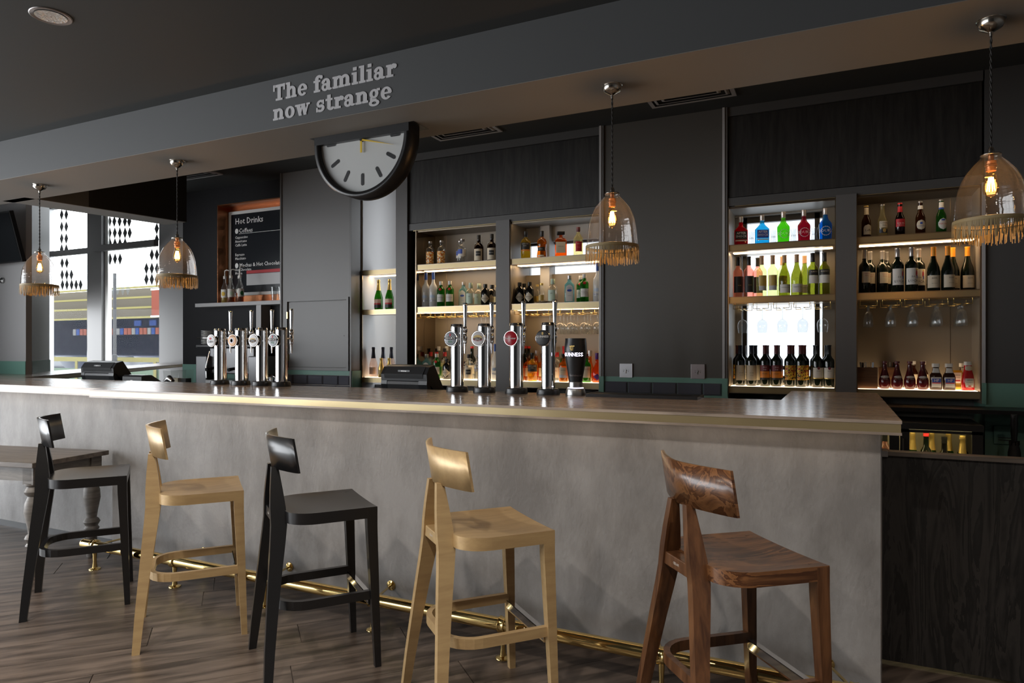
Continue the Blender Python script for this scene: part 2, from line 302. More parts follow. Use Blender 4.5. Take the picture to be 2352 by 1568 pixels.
wl = struct('wall_left', MB().box(-8.7, -8.6, -6.1, -5.1, 0, 3).box(-8.7, -8.6, 2.6, 4.5, 0, 4.65).box(-8.7, -8.6, -5.1, 2.6, 0, .06).box(-8.7, -8.6, -5.1, 2.97, 2.8, 3), 'paint_dark')
obj('window_mullion', MB().box(-8.68, -8.62, -2.8, -2.7, .3, 2.8).box(-8.68, -8.62, -.4, -.3, .3, 2.8).box(-8.68, -8.62, 1.9, 2.0, .3, 2.8), 'charcoal', wl)
obj('bay_side', bx(-8.65, -7.77, 4.3, 4.36, 0, 4.65), 'paint_light', wl)
obj('bay_column', MB().prism([(-7.77, 4.3), (-8.78, 5.13), (-8.9, 5.0), (-7.95, 4.33)], 0, 4.65), 'paint', wl)
obj('teal_band', MB().prism([(-8.6, 4.294), (-7.768, 4.294), (-8.772, 5.136), (-8.78, 5.13), (-7.77, 4.3), (-8.6, 4.3)], .9, 1.238), 'teal', wl)
obj('bay_far_side', MB().prism([(-8.78, 5.13), (-15.7, 9.0), (-15.8, 9.1), (-8.9, 5.0)], 0, .15).prism([(-8.78, 5.13), (-15.7, 9.0), (-15.8, 9.1), (-8.9, 5.0)], 2.25, 4.65).prism([(-8.78, 5.13), (-13.0, 7.49), (-13.1, 7.6), (-8.9, 5.0)][::-1][::-1], .1, 2.3), 'paint', wl)
wr = struct('wall_rear', MB().box(-8.7, -8.0, -6.1, -6.0, 0, 3).box(-6.2, 2.7, -6.1, -6.0, 0, 3).box(-8, -6.2, -6.1, -6, 0, .06).box(-8, -6.2, -6.1, -6, 2.8, 3), 'paint_dark')
obj('window_mullion', MB().box(-7.15, -7.05, -6.08, -6.02, .3, 2.8), 'charcoal', wr)
struct('wall_right', bx(2.6, 2.7, -6.1, 6.4, 0, 3.3), 'paint')

# glazed front of the bay, far behind the left end of the bar
wf = struct('wall_far', MB().box(-11.87, -11.0, 8.97, 9.12, 0, 4.65).box(-15.8, -15.45, 8.97, 9.12, 0, 4.65).box(-15.6, -11.8, 9.0, 9.1, 0, .45).box(-15.6, -11.8, 9.0, 9.1, 4.4, 4.65)
            .prism([(-11.05, 8.97), (-7.03, 5.66), (-6.95, 5.75), (-11.0, 9.1)], 0, 4.65), 'paint_light')
w1 = struct('window_1')
obj('column', bx(-13.96, -13.5, 8.9, 9.12, 0, 4.6), 'paint', w1)
obj('transom', bx(-15.5, -13.96, 8.98, 9.06, 3.37, 3.48), 'paint', w1)
obj('transom', bx(-13.72, -11.87, 8.86, 8.96, 3.36, 3.48), 'paint', w1)
obj('frame', bx(-13.5, -13.40, 8.97, 9.05, .4, 4.5), 'white', w1)
obj('pane', bx(-15.45, -13.96, 9.02, 9.026, .45, 4.4), 'window_pane', w1)
obj('pane', bx(-13.4, -11.87, 9.02, 9.026, .45, 4.4), 'window_pane', w1)
mat('film', (.02, .022, .026), .4); glassm('film_pale', (.62, .66, .68), .12, .2, 1.2)
DM = MB().add([(-.068, 0, 0), (0, 0, -.125), (.068, 0, 0), (0, 0, .125)], [(0, 1, 2, 3)]).mesh('film_diamond')
def diamonds(lst, m):
    me = DM.copy(); me.materials.append(MATS[m])
    for x, z in lst: obj('film_diamond', me, None, w1, (x, 9.005, z))
diamonds(DIA_DARK, 'film'); diamonds(DIA_PALE, 'film_pale')

# back wall behind the bar
wb = struct('wall_back')
def wp(name, m, *a): return obj(name, bx(*a), m, wb)
Y0 = 5.45
mat('menu_paint', (.016, .016, .018), .6, 0, .2)
for x0, x1, z0, z1 in [(-7.02, -6.44, 0, 3.3), (-6.44, -5.28, 0, 1.88), (-6.44, -5.28, 3.02, 3.3)]: wp('menu_wall', 'menu_paint', x0, x1, 5.62, 5.95, z0, z1)
wp('menu_wall', 'menu_paint', -6.5, -5.28, 5.8, 5.95, 1.85, 3.1)
wp('teal_band', 'teal', -7.02, -5.32, 5.614, 5.621, .9, 1.19)
wp('pier', 'pier_paint_lit', -5.317, -4.38, Y0, 5.95, 0, 3.22)
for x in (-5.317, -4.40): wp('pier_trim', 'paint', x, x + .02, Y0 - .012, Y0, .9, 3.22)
wp('teal_band', 'teal', -5.3, -4.378, Y0 - .003, Y0 + .001, 1.10, 1.149)
wp('teal_band', 'teal', -4.3795, -4.372, Y0 - .003, 5.62, .98, 1.149)
for x0, x1, z0, z1 in [(-3.836, -3.706, 0, 3.22), (-2.76, -2.626, 0, 2.51), (-.019, .113, 0, 2.47)]: wp('post', 'paint', x0, x1, Y0 - .02, 5.9, z0, z1)
wp('column', 'column_paint_dim', -1.789, -.769, Y0, 5.95, 0, 3.22)
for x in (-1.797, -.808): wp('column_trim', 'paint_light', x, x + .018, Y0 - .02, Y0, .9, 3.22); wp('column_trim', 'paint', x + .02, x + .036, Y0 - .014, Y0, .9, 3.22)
wp('teal_band', 'teal', -1.80, -.765, Y0 - .022, Y0, .98, 1.0); wp('teal_band', 'teal', -1.80, -.765, Y0 - .004, Y0, 1.0, 1.14)
for x in (-1.799, -.81): wp('teal_band', 'teal', x, x + .042, Y0 - .0225, Y0, .98, 1.14)
for n_, x0, x1, zb in (('header', -3.706, -1.797, 2.495), ('header', -.769, .866, 2.462)):
    wp('header_rail', 'paint_dark', x0, x1, Y0 + .0, 5.9, zb, zb + .062)
    wp('header_rail', 'paint_dark', x0, x1, Y0 + .0, 5.9, 3.152, 3.22)
    wp('header_panel', 'header_wood', x0 + .006, x1 - .006, Y0 + .008, 5.9, zb + .068, 3.146)
    wp('header_back', 'black', x0, x1, Y0 + .03, 5.9, zb + .02, 3.2)
    wp('header_edge', 'brass_satin', x0 + .05, x1 - .02, Y0 + .01, Y0 + .03, zb - .008, zb)
wp('wall_panel', 'paint_dark', .875, 2.6, Y0, 5.95, 1.13, 3.22)
wp('wall_panel', 'teal', .875, 2.6, Y0 - .003, 5.95, 0, 1.139)
wp('corner_trim', 'paint_light', .858, .876, Y0 - .02, Y0 + .01, 1.139, 2.47); wp('corner_trim', 'teal', .858, .88, Y0 - .021, Y0 + .01, 1.0, 1.14)
# outer skin with the window openings of the niches
sk = MB().box(-5.4, -4.38, 5.85, 5.95, 0, 3.3).box(-3.7, -2.64, 5.85, 5.95, 0, 3.3).box(-2.64, -1.8, 5.85, 5.95, 0, 2.04).box(-2.64, -1.8, 5.85, 5.95, 2.35, 3.3)
sk.box(-1.8, -.72, 5.85, 5.95, 0, 3.3).box(-.72, -.10, 5.85, 5.95, 0, 1.13).box(-.72, -.10, 5.85, 5.95, 2.44, 3.3).box(-.10, 2.6, 5.85, 5.95, 0, 3.3)
obj('outer_skin', sk, 'niche_top', wb)
# recess behind the narrow niche, lit by an added, unseen window in its right cheek
rc = MB().box(-4.44, -4.36, 5.6, 6.38, 0, 3.3).box(-4.44, -3.6, 6.3, 6.38, 0, 3.3).box(-3.70, -3.62, 5.8, 6.34, 0, 1.1).box(-3.70, -3.62, 5.8, 6.34, 3.0, 3.3).box(-3.70, -3.62, 5.8, 5.88, 1, 3.1).box(-4.4, -3.65, 5.8, 6.34, .9, 1.0)
obj('recess', rc, 'paint_light', wb)
# metro tiles, each with its bevelled face
def tile_mesh(w):
    h = .0945; d = .012; b = .011; z = .003
    return MB().add([(0, 0, 0), (w, 0, 0), (w, 0, h), (0, 0, h), (b, -d, b), (w - b, -d, b), (w - b, -d, h - b), (b, -d, h - b), (0, -z, 0), (w, -z, 0), (w, -z, h), (0, -z, h)],
                    [(0, 1, 9, 8), (1, 2, 10, 9), (2, 3, 11, 10), (3, 0, 8, 11), (8, 9, 5, 4), (9, 10, 6, 5), (10, 11, 7, 6), (11, 8, 4, 7), (4, 5, 6, 7)]).mesh('tile')
TM = {}
for x0, x1, shift in ((-1.755, -.815, 0.0), (-5.27, -4.40, -.07)):
    wp('grout', 'grout', x0 - .003, x1 + .003, Y0 - .003, Y0, .86, 1.102)
    for row in range(2):
        x = x0 + (shift if row == 0 else -.1)
        while x < x1:
            a, b = max(x, x0), min(x + .1965, x1); w = round(b - a, 4)
            if w > .03:
                if w not in TM: TM[w] = tile_mesh(w); TM[w].materials.append(MATS['tile'])
                obj('tile', TM[w], None, wb, (a, Y0 - .003, 1.0045 - row * .099))
            x += .2
# service hatch in the pier
d1 = struct('door_1')
obj('frame', MB().box(-5.235, -4.405, Y0 - .024, Y0, 1.15, 1.175).box(-5.235, -4.405, Y0 - .024, Y0, 1.862, 1.888).box(-5.235, -5.208, Y0 - .024, Y0, 1.175, 1.862).box(-4.432, -4.405, Y0 - .024, Y0, 1.175, 1.862), 'pier_paint_lit', d1)
obj('leaf', rbox(-5.203, -4.437, Y0 - .008, Y0, 1.180, 1.857, .003), 'pier_paint_lit', d1)
for z in (1.28, 1.72): obj('hinge', bx(-5.213, -5.198, Y0 - .028, Y0 - .002, z - .035, z + .035), 'brass', d1)
obj('lock', MB().lathe([(.006, 0), (.006, .004)], 10, True, Matrix.Translation((-4.47, Y0 - .007, 1.5)) @ Matrix.Rotation(pi / 2, 4, 'X')), 'black', d1)
# key-switch plates
for x, lab, m in ((-1.570, 'square steel key-switch plate nearer the black pint font', 'plate_a'), (-.994, 'square pinkish steel key-switch plate beside the bright window niche', 'plate_b')):
    if m not in MATS: mat(m, (.50, .50, .52) if m == 'plate_a' else (.40, .36, .37), .35, .6)
    t = thing('switch_plate', lab, 'switch', (x, Y0 - .004, 1.19), 0, 'key-switch plates on the grey column')
    obj('plate', rbox(-.054, .054, -.009, 0, -.058, .058, .002), m, t)
    k = obj('key_barrel', MB().lathe([(.007, 0), (.007, .006), (.005, .008)], 12, True, Matrix.Translation((0, -.009, .002)) @ Matrix.Rotation(pi / 2, 4, 'X')), 'steel', t)
    obj('key_slot', bx(-.003, .003, -.013, -.009, -.022, 0), 'nickel', k)
    mb = MB()
    for sx in (-1, 1): txt(mb, 'OFF' if sx < 0 else 'ON', sx * .02, -.0095, .004, .008); mb.box(sx * .02 - .002, sx * .02 + .002, -.0095, -.009, -.01, -.004)
    mb.box(-.0006, .0006, -.0095, -.009, .014, .02); obj('lettering', mb, 'black', t)

# ceiling diffusers, downlight
def vent(x, lab):
    t = thing('ceiling_vent', lab, 'vent', (x, 4.88, 3.22), 0, 'square air diffusers in the bar ceiling')
    for k in range(5):
        a = .31 - k * .055; m = MB()
        for q in range(4):
            M = Matrix.Rotation(q * pi / 2, 4, 'Z'); w = .03 if k == 0 else .012
            m.add([(-a, -a, -.012), (a, -a, -.012), (a - w, -a + w, -.012), (-a + w, -a + w, -.012), (-a + w - .03, -a + w - .03, .0), (a - w + .03, -a + w - .03, 0)], [(3, 2, 1, 0), (0, 1, 5, 4)], False, M)
        obj('frame' if k == 0 else 'blade', m, 'paint_light', t)
    obj('duct', bx(-.29, .29, -.29, .29, -.003, -.001), 'black_matt', t)
vent(-6.18, 'square slatted ceiling vent above the coffee corner'); vent(-2.88, 'square slatted ceiling vent behind the half clock'); vent(-.98, 'square slatted ceiling vent behind the middle hanging lamp')
t = thing('downlight', 'round recessed ceiling downlight with faceted reflector', 'light', (-3.335, 1.955, 2.926))
obj('rim', MB().lathe([(.062, -.001), (.083, -.006), (.088, -.003), (.088, 0)], 32, False), 'lamp_rim', t)
obj('reflector', MB().lathe([(.066, -.003), (.060, -.0025), (.035, .0), (.0001, .0)][::-1], 32, False, Matrix.Translation((0, 0, -.002))), 'reflector', t)

# television and wall hook of the far left wall
t = thing('television', 'black flat television tilted down on the pale wall', 'television', (-8.02, 4.15, 2.53), 0)
TV = Matrix.Rotation(R(14), 4, 'X')
obj('casing', MB().box(-.42, .42, -.04, 0, -.26, .26, TV), 'black', t); obj('screen', MB().box(-.405, .405, -.042, -.04, -.245, .245, TV), 'screen', t)
obj('wall_arm', MB().tube([(0, .0, 0), (0, .125, -.02)], .03, 8), 'black', t)
t = thing('wall_hook', 'small round steel coat hook under the television', 'hook', (-8.18, 4.3, 2.11))
obj('rose', MB().lathe([(.03, 0), (.032, .02), (.02, .03)], 16, True, Matrix.Rotation(pi / 2, 4, 'X')), 'steel', t)
obj('peg', MB().tube([(0, -.02, 0), (-.06, -.1, 0)], .008), 'steel', t)
# unseen downlights added as fill for the bar front and floor
for i, (x, y) in enumerate(((-5.4, .5), (-3.8, .25), (-2.3, .3), (-.8, .3), (.9, .5), (-3.3, -1.6))):
    t = thing('downlight', ['added fill downlight over the table end of the room', 'added fill downlight before the first gold stool', 'added fill downlight before the middle black stool', 'added fill downlight before the brown stool', 'added fill downlight near the bar gate', 'added fill downlight far from the bar'][i], 'light', (x, y, 2.926), 0, 'added fill downlights')
    obj('rim', MB().lathe([(.062, -.001), (.083, -.006), (.088, -.003), (.088, 0)], 32, False), 'lamp_rim', t)
    l = bpy.data.lights.new('lamp_light', 'SPOT'); l.energy = 160; l.color = (1., .90, .79); l.spot_size = R(150); l.spot_blend = 1.; l.shadow_soft_size = .05
    lo = bpy.data.objects.new('lamp_light', l); COL.objects.link(lo); lo.parent = t; lo.location = (0, 0, -.01)
emitm("led_under", (1., .70, .42), 4.5)
# ------------------------------------------------------------------ the bar
bt = thing('bar_worktop', 'long dark wood bar top with satin brass edge strip', 'worktop')
def slab_poly(z0, z1, g=0.):
    """outline of the top seen from above; g pulls the front edges back"""
    return (MB().box(-4.469 + g, .208 - g, 2.862 + g, 3.80, z0, z1).box(-8.5, -4.469 + g, 2.957 + g, 3.80, z0, z1)
            .box(-.27, .208 - g, 3.80, 4.66 - g, z0, z1)
            .prism([(-8.5, 3.80), (-6.93, 3.80), (-7.06, 3.97), (-11.08, 8.955), (-11.82, 8.94), (-8.75, 5.10), (-7.775, 4.29), (-8.5, 4.29)], z0, z1))
obj('top_board', slab_poly(1.088, 1.100), 'bar_wood', bt)
obj('brass_edge', slab_poly(1.056, 1.088, .003), 'brass_satin', bt)
obj('lower_board', slab_poly(1.046, 1.056), 'bar_wood', bt)
bf = thing('bar_counter', 'grey plastered bar front with recessed dark plinth', 'bar')
obj('panel', bx(-4.40, .145, 2.975, 3.10, .055, 1.046), 'concrete', bf)
obj('panel', bx(-8.45, -4.40, 3.05, 3.15, .055, 1.046), 'concrete', bf)
obj('end_panel', bx(.02, .145, 3.10, 4.60, .055, 1.046), 'concrete', bf)
obj('plinth', MB().box(-4.38, .13, 2.995, 3.08, 0, .055).box(-8.45, -4.40, 3.07, 3.12, 0, .055), 'charcoal', bf)
obj('corner_bead', bx(.1455, .149, 2.974, 2.98, .055, 1.046), 'steel', bf)
obj('light_strip', MB().box(-4.38, .13, 2.893, 2.903, 1.0437, 1.0459).box(-7.6, -4.5, 2.985, 2.995, 1.0437, 1.0459), 'led_under', bf)
ub = thing('underbar', 'dark shelf and sink run hidden behind the bar', 'counter')
obj('shelf_board', MB().box(-6.9, -.3, 3.80, 4.25, .93, .955), 'black', ub)
obj('carcass', bx(-6.9, -.3, 3.80, 4.2, .02, .93), 'black_matt', ub)

# foot rail
fr = thing('foot_rail', 'polished brass foot rail along the bar base', 'foot rail', (0, 0, 0))
FY, FZ, FR = 2.70, .148, .029
obj('tube', MB().tube([(-4.26, FY, FZ), (-2, FY, FZ), (.10, FY, FZ)], FR, 20), 'brass', fr)
for x in (-4.26, .10): obj('end_cap', MB().sphere((x, FY, FZ), .030, 16, 10), 'brass', fr)
for x in (-4.16, -3.44, -2.745, -2.04, -1.337, -.635, .05):
    p = obj('bracket', MB().lathe([(.033, 0), (.033, .006), (.015, .012), (.010, .05), (.013, .105), (.013, .12)], 18, True), 'brass', fr, (x, FY, 0))
    obj('clamp', MB().lathe([(FR + .001, -.016), (FR + .008, -.014), (FR + .004, 0), (FR + .008, .014), (FR + .001, .016)], 20, False, Matrix.Translation((0, 0, FZ)) @ Matrix.Rotation(pi / 2, 4, 'Y')), 'brass', p)
    obj('stay', MB().tube([(0, .02, FZ), (-.09, 2.975 - FY, .118)], .006, 8), 'brass', p)
    obj('flange', MB().lathe([(.026, 0), (.026, .005), (.012, .009)], 16, True, Matrix.Translation((-.09, 2.975 - FY, .118)) @ Matrix.Rotation(pi / 2, 4, 'X')), 'brass', p)

# back counter
bc = thing('back_counter', 'black stone back counter under the bottle niches', 'counter')
obj('top_slab', MB().box(-6.95, -4.385, 5.0, 5.42, .96, .985).box(-4.385, 2.55, 5.10, 5.42, .96, .985), 'black', bc)
obj('carcass', bx(-6.9, -.35, 5.12, 5.42, 0, .96), 'black_matt', bc)

# ------------------------------------------------------------------ bar stools
def stool_seat():
    N, Mr = 16, 14; zt, th = .688, .047; rows = []
    ys = [0, -.05, -.1, -.15, -.2, -.25] + [-.25 - .115 * sin(a * pi / 14) for a in range(1, 8)]
    for y in ys:
        k = max(0, (-.25 - y) / .115); w = .211 - .10 * (1 - math.sqrt(max(0, 1 - k * k)))
        t = -y / .365; rows.append((y, w, t))
    top = [[(w * (2 * i / N - 1), y, zt - .016 * (1 - (2 * i / N - 1) ** 2) ** .8 * sin(pi * min(1, .12 + t * .95)) ** 1.2) for i in range(N + 1)] for y, w, t in rows]
    m = MB(); n = N + 1; V = [p for r in top for p in r]; B = [(x, y, zt - th) for x, y, z in V]; L = len(rows)
    m.add(V + B, [], True); q = len(V)
    for j in range(L - 1):
        for i in range(N):
            a = j * n + i; m.f += [(a, a + n, a + n + 1, a + 1), (q + a, q + a + 1, q + a + n + 1, q + a + n)]; m.sm += [True, False]
    ed = [i for i in range(n)] + [j * n + N for j in range(1, L)] + [(L - 1) * n + i for i in range(N - 1, -1, -1)] + [j * n for j in range(L - 2, 0, -1)]
    E = MB(); P = [V[i] for i in ed]; E.add(P + [(x, y, zt - th) for x, y, z in P], [(i, (i + 1) % len(P), len(P) + (i + 1) % len(P), len(P) + i)[::-1] for i in range(len(P))], False)
    m.add(E.v, E.f, False)
    for i in range(len(P)):
        if P[i][1] < -.249 and P[(i + 1) % len(P)][1] < -.249: m.sm[-len(P) + i] = True
    return m
def stool_leg_front(s):
    a = [(s * x, y, z) for z, x0, x1, y0, y1 in ((0, .190, .216, -.010, .016), (.60, .170, .2113, -.043, .0004), (.6845, .169, .2113, -.045, .0004)) for x, y in ((x0, y0), (x1, y0), (x1, y1), (x0, y1))]
    r = [a[0:4], a[4:8], a[8:12]]
    if s < 0: r = [q[::-1] for q in r]
    return MB().loft(r, True, False)
def stool_leg_back(s):
    lv = [(0, -.452, .032), (.15, -.440, .039), (.30, -.425, .045), (.45, -.409, .053), (.56, -.396, .060), (.63, -.389, .064), (.70, -.391, .062), (.77, -.394, .050), (.866, -.398, .028)]
    r = []
    for z, yc, d in lv:
        x = .236 - .216 * z; w = .0155 if z < .7 else .0155 - .003 * (z - .7) / .23
        q = [(s * (x - w), yc - d / 2, z), (s * (x + w), yc - d / 2, z), (s * (x + w), yc + d / 2, z), (s * (x - w), yc + d / 2, z)]
        r.append(q if s > 0 else q[::-1])
    return MB().loft(r, True, False)
def stool_back():
    N = 18; rings = []
    for i in range(N + 1):
        x = -.221 + .442 * i / N; k = abs(x) / .221
        dy = .068 * (k ** 1.6); g = .0045 if k > .9 else .0075
        q = []
        for z, yb in ((.858, -.395), (1.0, -.419)):
            q += [(x, yb + dy - g, z), (x, yb + dy + g, z)]
        rings.append([q[0], q[1], q[3], q[2]])
    return MB().loft(rings, True, True)
def stool_u():
    path = [(.188, -.02), (.188, -.28)] + [(.188 - .11 + .11 * cos(a), -.28 - .115 * sin(a)) for a in [pi / 2 * k / 6 for k in range(1, 7)]]
    path = path + [(-x, y) for x, y in path[::-1]]
    rings = []
    for i, (x, y) in enumerate(path):
        a = Vector(path[max(0, i - 1)]); b = Vector(path[min(len(path) - 1, i + 1)]); t = (b - a).normalized(); nx, ny = -t.y * .011, t.x * .011
        rings.append([(x - nx, y - ny, .29), (x + nx, y + ny, .29), (x + nx, y + ny, .327), (x - nx, y - ny, .327)])
    return MB().loft(rings, True, False)
SEAT, BACK, UB = stool_seat(), stool_back(), stool_u()
STM = {k: v.mesh(k) for k, v in dict(seat=SEAT, backrest=BACK, stretcher=UB, leg_fl=stool_leg_front(-1), leg_fr=stool_leg_front(1), leg_bl=stool_leg_back(-1), leg_br=stool_leg_back(1),
       rail=rbox(-.10, .10, -.415, -.36, .639, .682, .003), foot_bar=bx(-.18, .18, -.030, -.010, .262, .296), foot_plate=MB().box(-.178, .178, -.0325, -.0295, .270, .300).box(-.178, .178, -.0325, -.0075, .2965, .300)).items()}
def stool(x, y, rz, m, lab):
    t = thing('bar_stool', lab, 'stool', (x, y, 0), R(rz), 'bar stools along the front')
    for part, key in (('seat', 'seat'), ('backrest', 'backrest'), ('stretcher', 'stretcher'), ('leg', 'leg_fl'), ('leg', 'leg_fr'), ('leg', 'leg_bl'), ('leg', 'leg_br'), ('seat_rail', 'rail'), ('foot_bar', 'foot_bar')):
        me = STM[key].copy(); me.materials.append(MATS['stool_brown_leg' if m == 'stool_brown' and part not in ('seat', 'backrest') else m]); o = obj(part, me, None, t)
    txt_ = MB(); v, f = text2d('PAGED', .012); txt_.add([(-a - .0, -.4156, .661 + b) for a, b in v], f); obj('lettering', txt_, 'offwhite', t)
    obj('foot_plate', STM['foot_plate'].copy(), 'chrome', t)
    return t
stool(-3.599, 2.529, -37.3, 'stool_black', 'black bar stool beside the turned-leg table')
stool(-2.731, 2.525, -39.2, 'stool_gold', 'gold painted bar stool between the two black stools')
stool(-1.956, 2.52, -36.7, 'stool_black', 'black bar stool between the two gold painted stools')
stool(-1.114, 2.503, -41.1, 'stool_gold', 'gold painted bar stool next to the brown wooden stool')
stool(-.162, 2.507, -49.8, 'stool_brown', 'brown stained wood bar stool with visible grain, nearest the bar end')

# ------------------------------------------------------------------ table with turned legs
tb = thing('table', 'wooden table with turned legs pushed against the bar', 'table', (-4.29, 2.41, 0), R(11))
obj('top', rbox(-1.45, 0, 0, .55, .660, .690, .003), 'table_wood', tb)
obj('apron', MB().box(-1.42, -.04, .03, .05, .575, .66).box(-1.42, -.04, .50, .52, .575, .66).box(-.06, -.04, .05, .50, .575, .66).box(-1.42, -1.40, .05, .50, .575, .66), 'table_leg', tb)
LP = [(.030, 0), (.033, .02), (.031, .16), (.036, .17), (.046, .185), (.036, .20), (.040, .21), (.050, .228), (.042, .245), (.030, .255), (.036, .30), (.052, .385), (.048, .44), (.035, .472), (.032, .48), (.047, .495), (.052, .51), (.042, .53), (.036, .54), (.048, .548), (.048, .56)]
for x in (-1.39, -.07):
    for y in (.07, .48):
        l_ = obj('leg', MB().lathe([(r, z * 1.0) for r, z in LP], 20), 'table_leg', tb, (x, y, 0))
        obj('leg_block', bx(-.04, .04, -.04, .04, .555, .66), 'table_leg', l_)

# ------------------------------------------------------------------ pendant lamps
PG = [(.29, 0), (.29, .012), (.34, .02), (.46, .035), (.66, .066), (.79, .098), (.88, .130), (.93, .162), (.965, .195), (.985, .228), (1., .262)]
def fringe():
    m = MB(); r_ = random.Random(5); n = 210
    for i in range(n):
        a = 2 * pi * i / n; w = .0016; L = .066 + r_.uniform(-.012, .008); sw = r_.uniform(-.05, .05); ro = r_.uniform(-.002, .004)
        for k in range(3):
            z0, z1 = -L * k / 3, -L * (k + 1) / 3; a0, a1 = a + sw * k / 3, a + sw * (k + 1) / 3; R0_, R1_ = .1285 + ro * k / 3, .1285 + ro * (k + 1) / 3
            q = []
            for aa, zz, rr in ((a0, z0, R0_), (a1, z1, R1_)):
                for d in (-w, w): q.append((rr * cos(aa) - d * sin(aa), rr * sin(aa) + d * cos(aa), zz))
            m.add(q, [(0, 1, 3, 2)])
    return m
PT = {}
def pendant(x, lab):
    t = thing('pendant_lamp', lab, 'lamp', (x, 3.19, 2.64), 0, 'glass pendant lamps over the bar')
    def P(n, key, mbf, m, par=t):
        if key not in PT: PT[key] = mbf().mesh(n); PT[key].materials.append(MATS[m])
        return obj(n, PT[key], None, par)
    P('ceiling_rose', 'rose', lambda: MB().lathe([(.050, 0), (.050, -.004), (.046, -.004), (.045, -.022), (.038, -.034), (.016, -.046), (.008, -.05), (.006, -.066)], 28), 'nickel')
    def cord():
        m = MB()
        for s in (0, pi): m.tube([(.0024 * cos(s + k * .9), .0024 * sin(s + k * .9), -.06 - .45 * k / 60) for k in range(61)], .0026, 5)
        return m
    P('cord', 'cord', cord, 'cord')
    P('gallery', 'gal', lambda: MB().lathe([(.006, -.495), (.011, -.505), (.011, -.516), (.034, -.522), (.036, -.527), (.010, -.530)], 24), 'nickel')
    P('socket', 'sock', lambda: MB().lathe([(.010, -.528), (.010, -.545), (.0185, -.549), (.0185, -.562), (.021, -.564), (.021, -.568), (.0175, -.570), (.0175, -.588)], 20), 'copper')
    g = P('glass_shade', 'glass', lambda: MB().lathe([(r * .1235, -.525 - z * 1.0) for r, z in PG], 40, False), 'pendant_glass')
    P('rim_band', 'band', lambda: MB().lathe([(.1245, -.776), (.1275, -.777), (.1285, -.790), (.125, -.792)], 40, False), 'band', g)
    f = P('fringe', 'fringe', fringe, 'fringe', g); f.location = (0, 0, -.788)
    b = P('bulb', 'bulb', lambda: MB().lathe([(.013, -.588), (.015, -.596), (.020, -.62), (.026, -.645), (.0275, -.660), (.024, -.674), (.012, -.683), (.003, -.687), (.0015, -.692)], 20, False), 'bulb_glass')
    def fil():
        m = MB()
        for k in range(8): a = 2 * pi * k / 8; m.tube([(.007 * cos(a), .007 * sin(a), -.612), (.014 * cos(a + .2), .014 * sin(a + .2), -.664)], .0014, 4)
        return m
    P('filament', 'fil', fil, 'filament', b)
    l = bpy.data.lights.new('lamp_light', 'POINT'); l.energy = 2.6; l.color = (1., .60, .28); l.shadow_soft_size = .03
    lo = bpy.data.objects.new('lamp_light', l); COL.objects.link(lo); lo.parent = t; lo.location = (0, 0, -.64)
pendant(-5.585, 'fringed glass pendant lamp hanging in front of the bay column'); pendant(-4.041, 'fringed glass pendant lamp hanging before the patterned window')
pendant(-.99, 'fringed glass pendant lamp hanging before the grey column'); pendant(.532, 'fringed glass pendant lamp hanging over the bar end, largest of the four')

# ------------------------------------------------------------------ half clock
ck = thing('wall_clock', 'black half-round clock hanging from the beam', 'clock', (-2.515, 3.2, 2.589))
def half(r, top, n=40, dx=0): return [(r * cos(a), r * sin(a)) for a in [pi + pi * i / n for i in range(n + 1)]] + ([(r, top), (-r, top)] if top else [])
RX = Matrix.Rotation(pi / 2, 4, 'X')            # xy outline -> xz, depth along -y
o_, i_ = half(.340, .047), half(.310, 0.)
case = MB(); n_ = 41
oo = [(.340 * cos(pi + pi * i / 40), .340 * sin(pi + pi * i / 40)) for i in range(n_)]; ii = [(.309 * cos(pi + pi * i / 40), .309 * sin(pi + pi * i / 40)) for i in range(n_)]
for i in range(40):
    a, b, c, d = oo[i], oo[i + 1], ii[i + 1], ii[i]
    case.add([(a[0], 0, a[1]), (b[0], 0, b[1]), (c[0], 0, c[1]), (d[0], 0, d[1]), (a[0], .11, a[1]), (b[0], .11, b[1]), (c[0], .03, c[1]), (d[0], .03, d[1])], [(3, 2, 1, 0), (0, 1, 5, 4), (2, 3, 7, 6)], True)
case.box(-.340, .340, 0, .11, .0, .048); case.add([(x, .11, z) for x, z in oo], [tuple(range(n_))])
obj('case', case, 'black', ck)
obj('mounting_plate', bx(-.375, .375, -.0, .16, .0475, .0505), 'black', ck)
obj('dial', MB().add([(x, .028, z) for x, z in ii], [tuple(range(n_ - 1, -1, -1))]), 'dial', ck)
for k in range(7):
    a = pi + k * pi / 6; L, w = .036, .011
    cap = [(w * cos(q), L - w + w * sin(q)) for q in [pi * i / 8 for i in range(9)]] + [(-w * cos(q), -L + w - w * sin(q)) for q in [pi * i / 8 for i in range(9)]]
    M = Matrix.Rotation(-(a - pi / 2), 4, 'Y')
    v = [M @ Vector((x, 0, .232 + z)) for x, z in cap]
    obj('hour_mark', MB().add([(p.x, .0262, min(p.z, -.001)) for p in v], [tuple(range(len(v) - 1, -1, -1))]), 'black', ck)
obj('hour_hand', bx(-.006, .006, .012, .016, -.078, .0), 'yellow', ck)
obj('minute_hand', MB().add([(0, .010, -.008), (0, .010, .002), (.232, .010, -.062), (0, .014, -.008), (0, .014, .002), (.232, .014, -.062)], [(0, 2, 1), (3, 4, 5), (0, 3, 5, 2), (1, 2, 5, 4)]), 'yellow', ck)
obj('spindle', MB().lathe([(.008, 0), (.008, .02)], 12, True, Matrix.Translation((0, .028, -.004)) @ RX), 'black', ck)

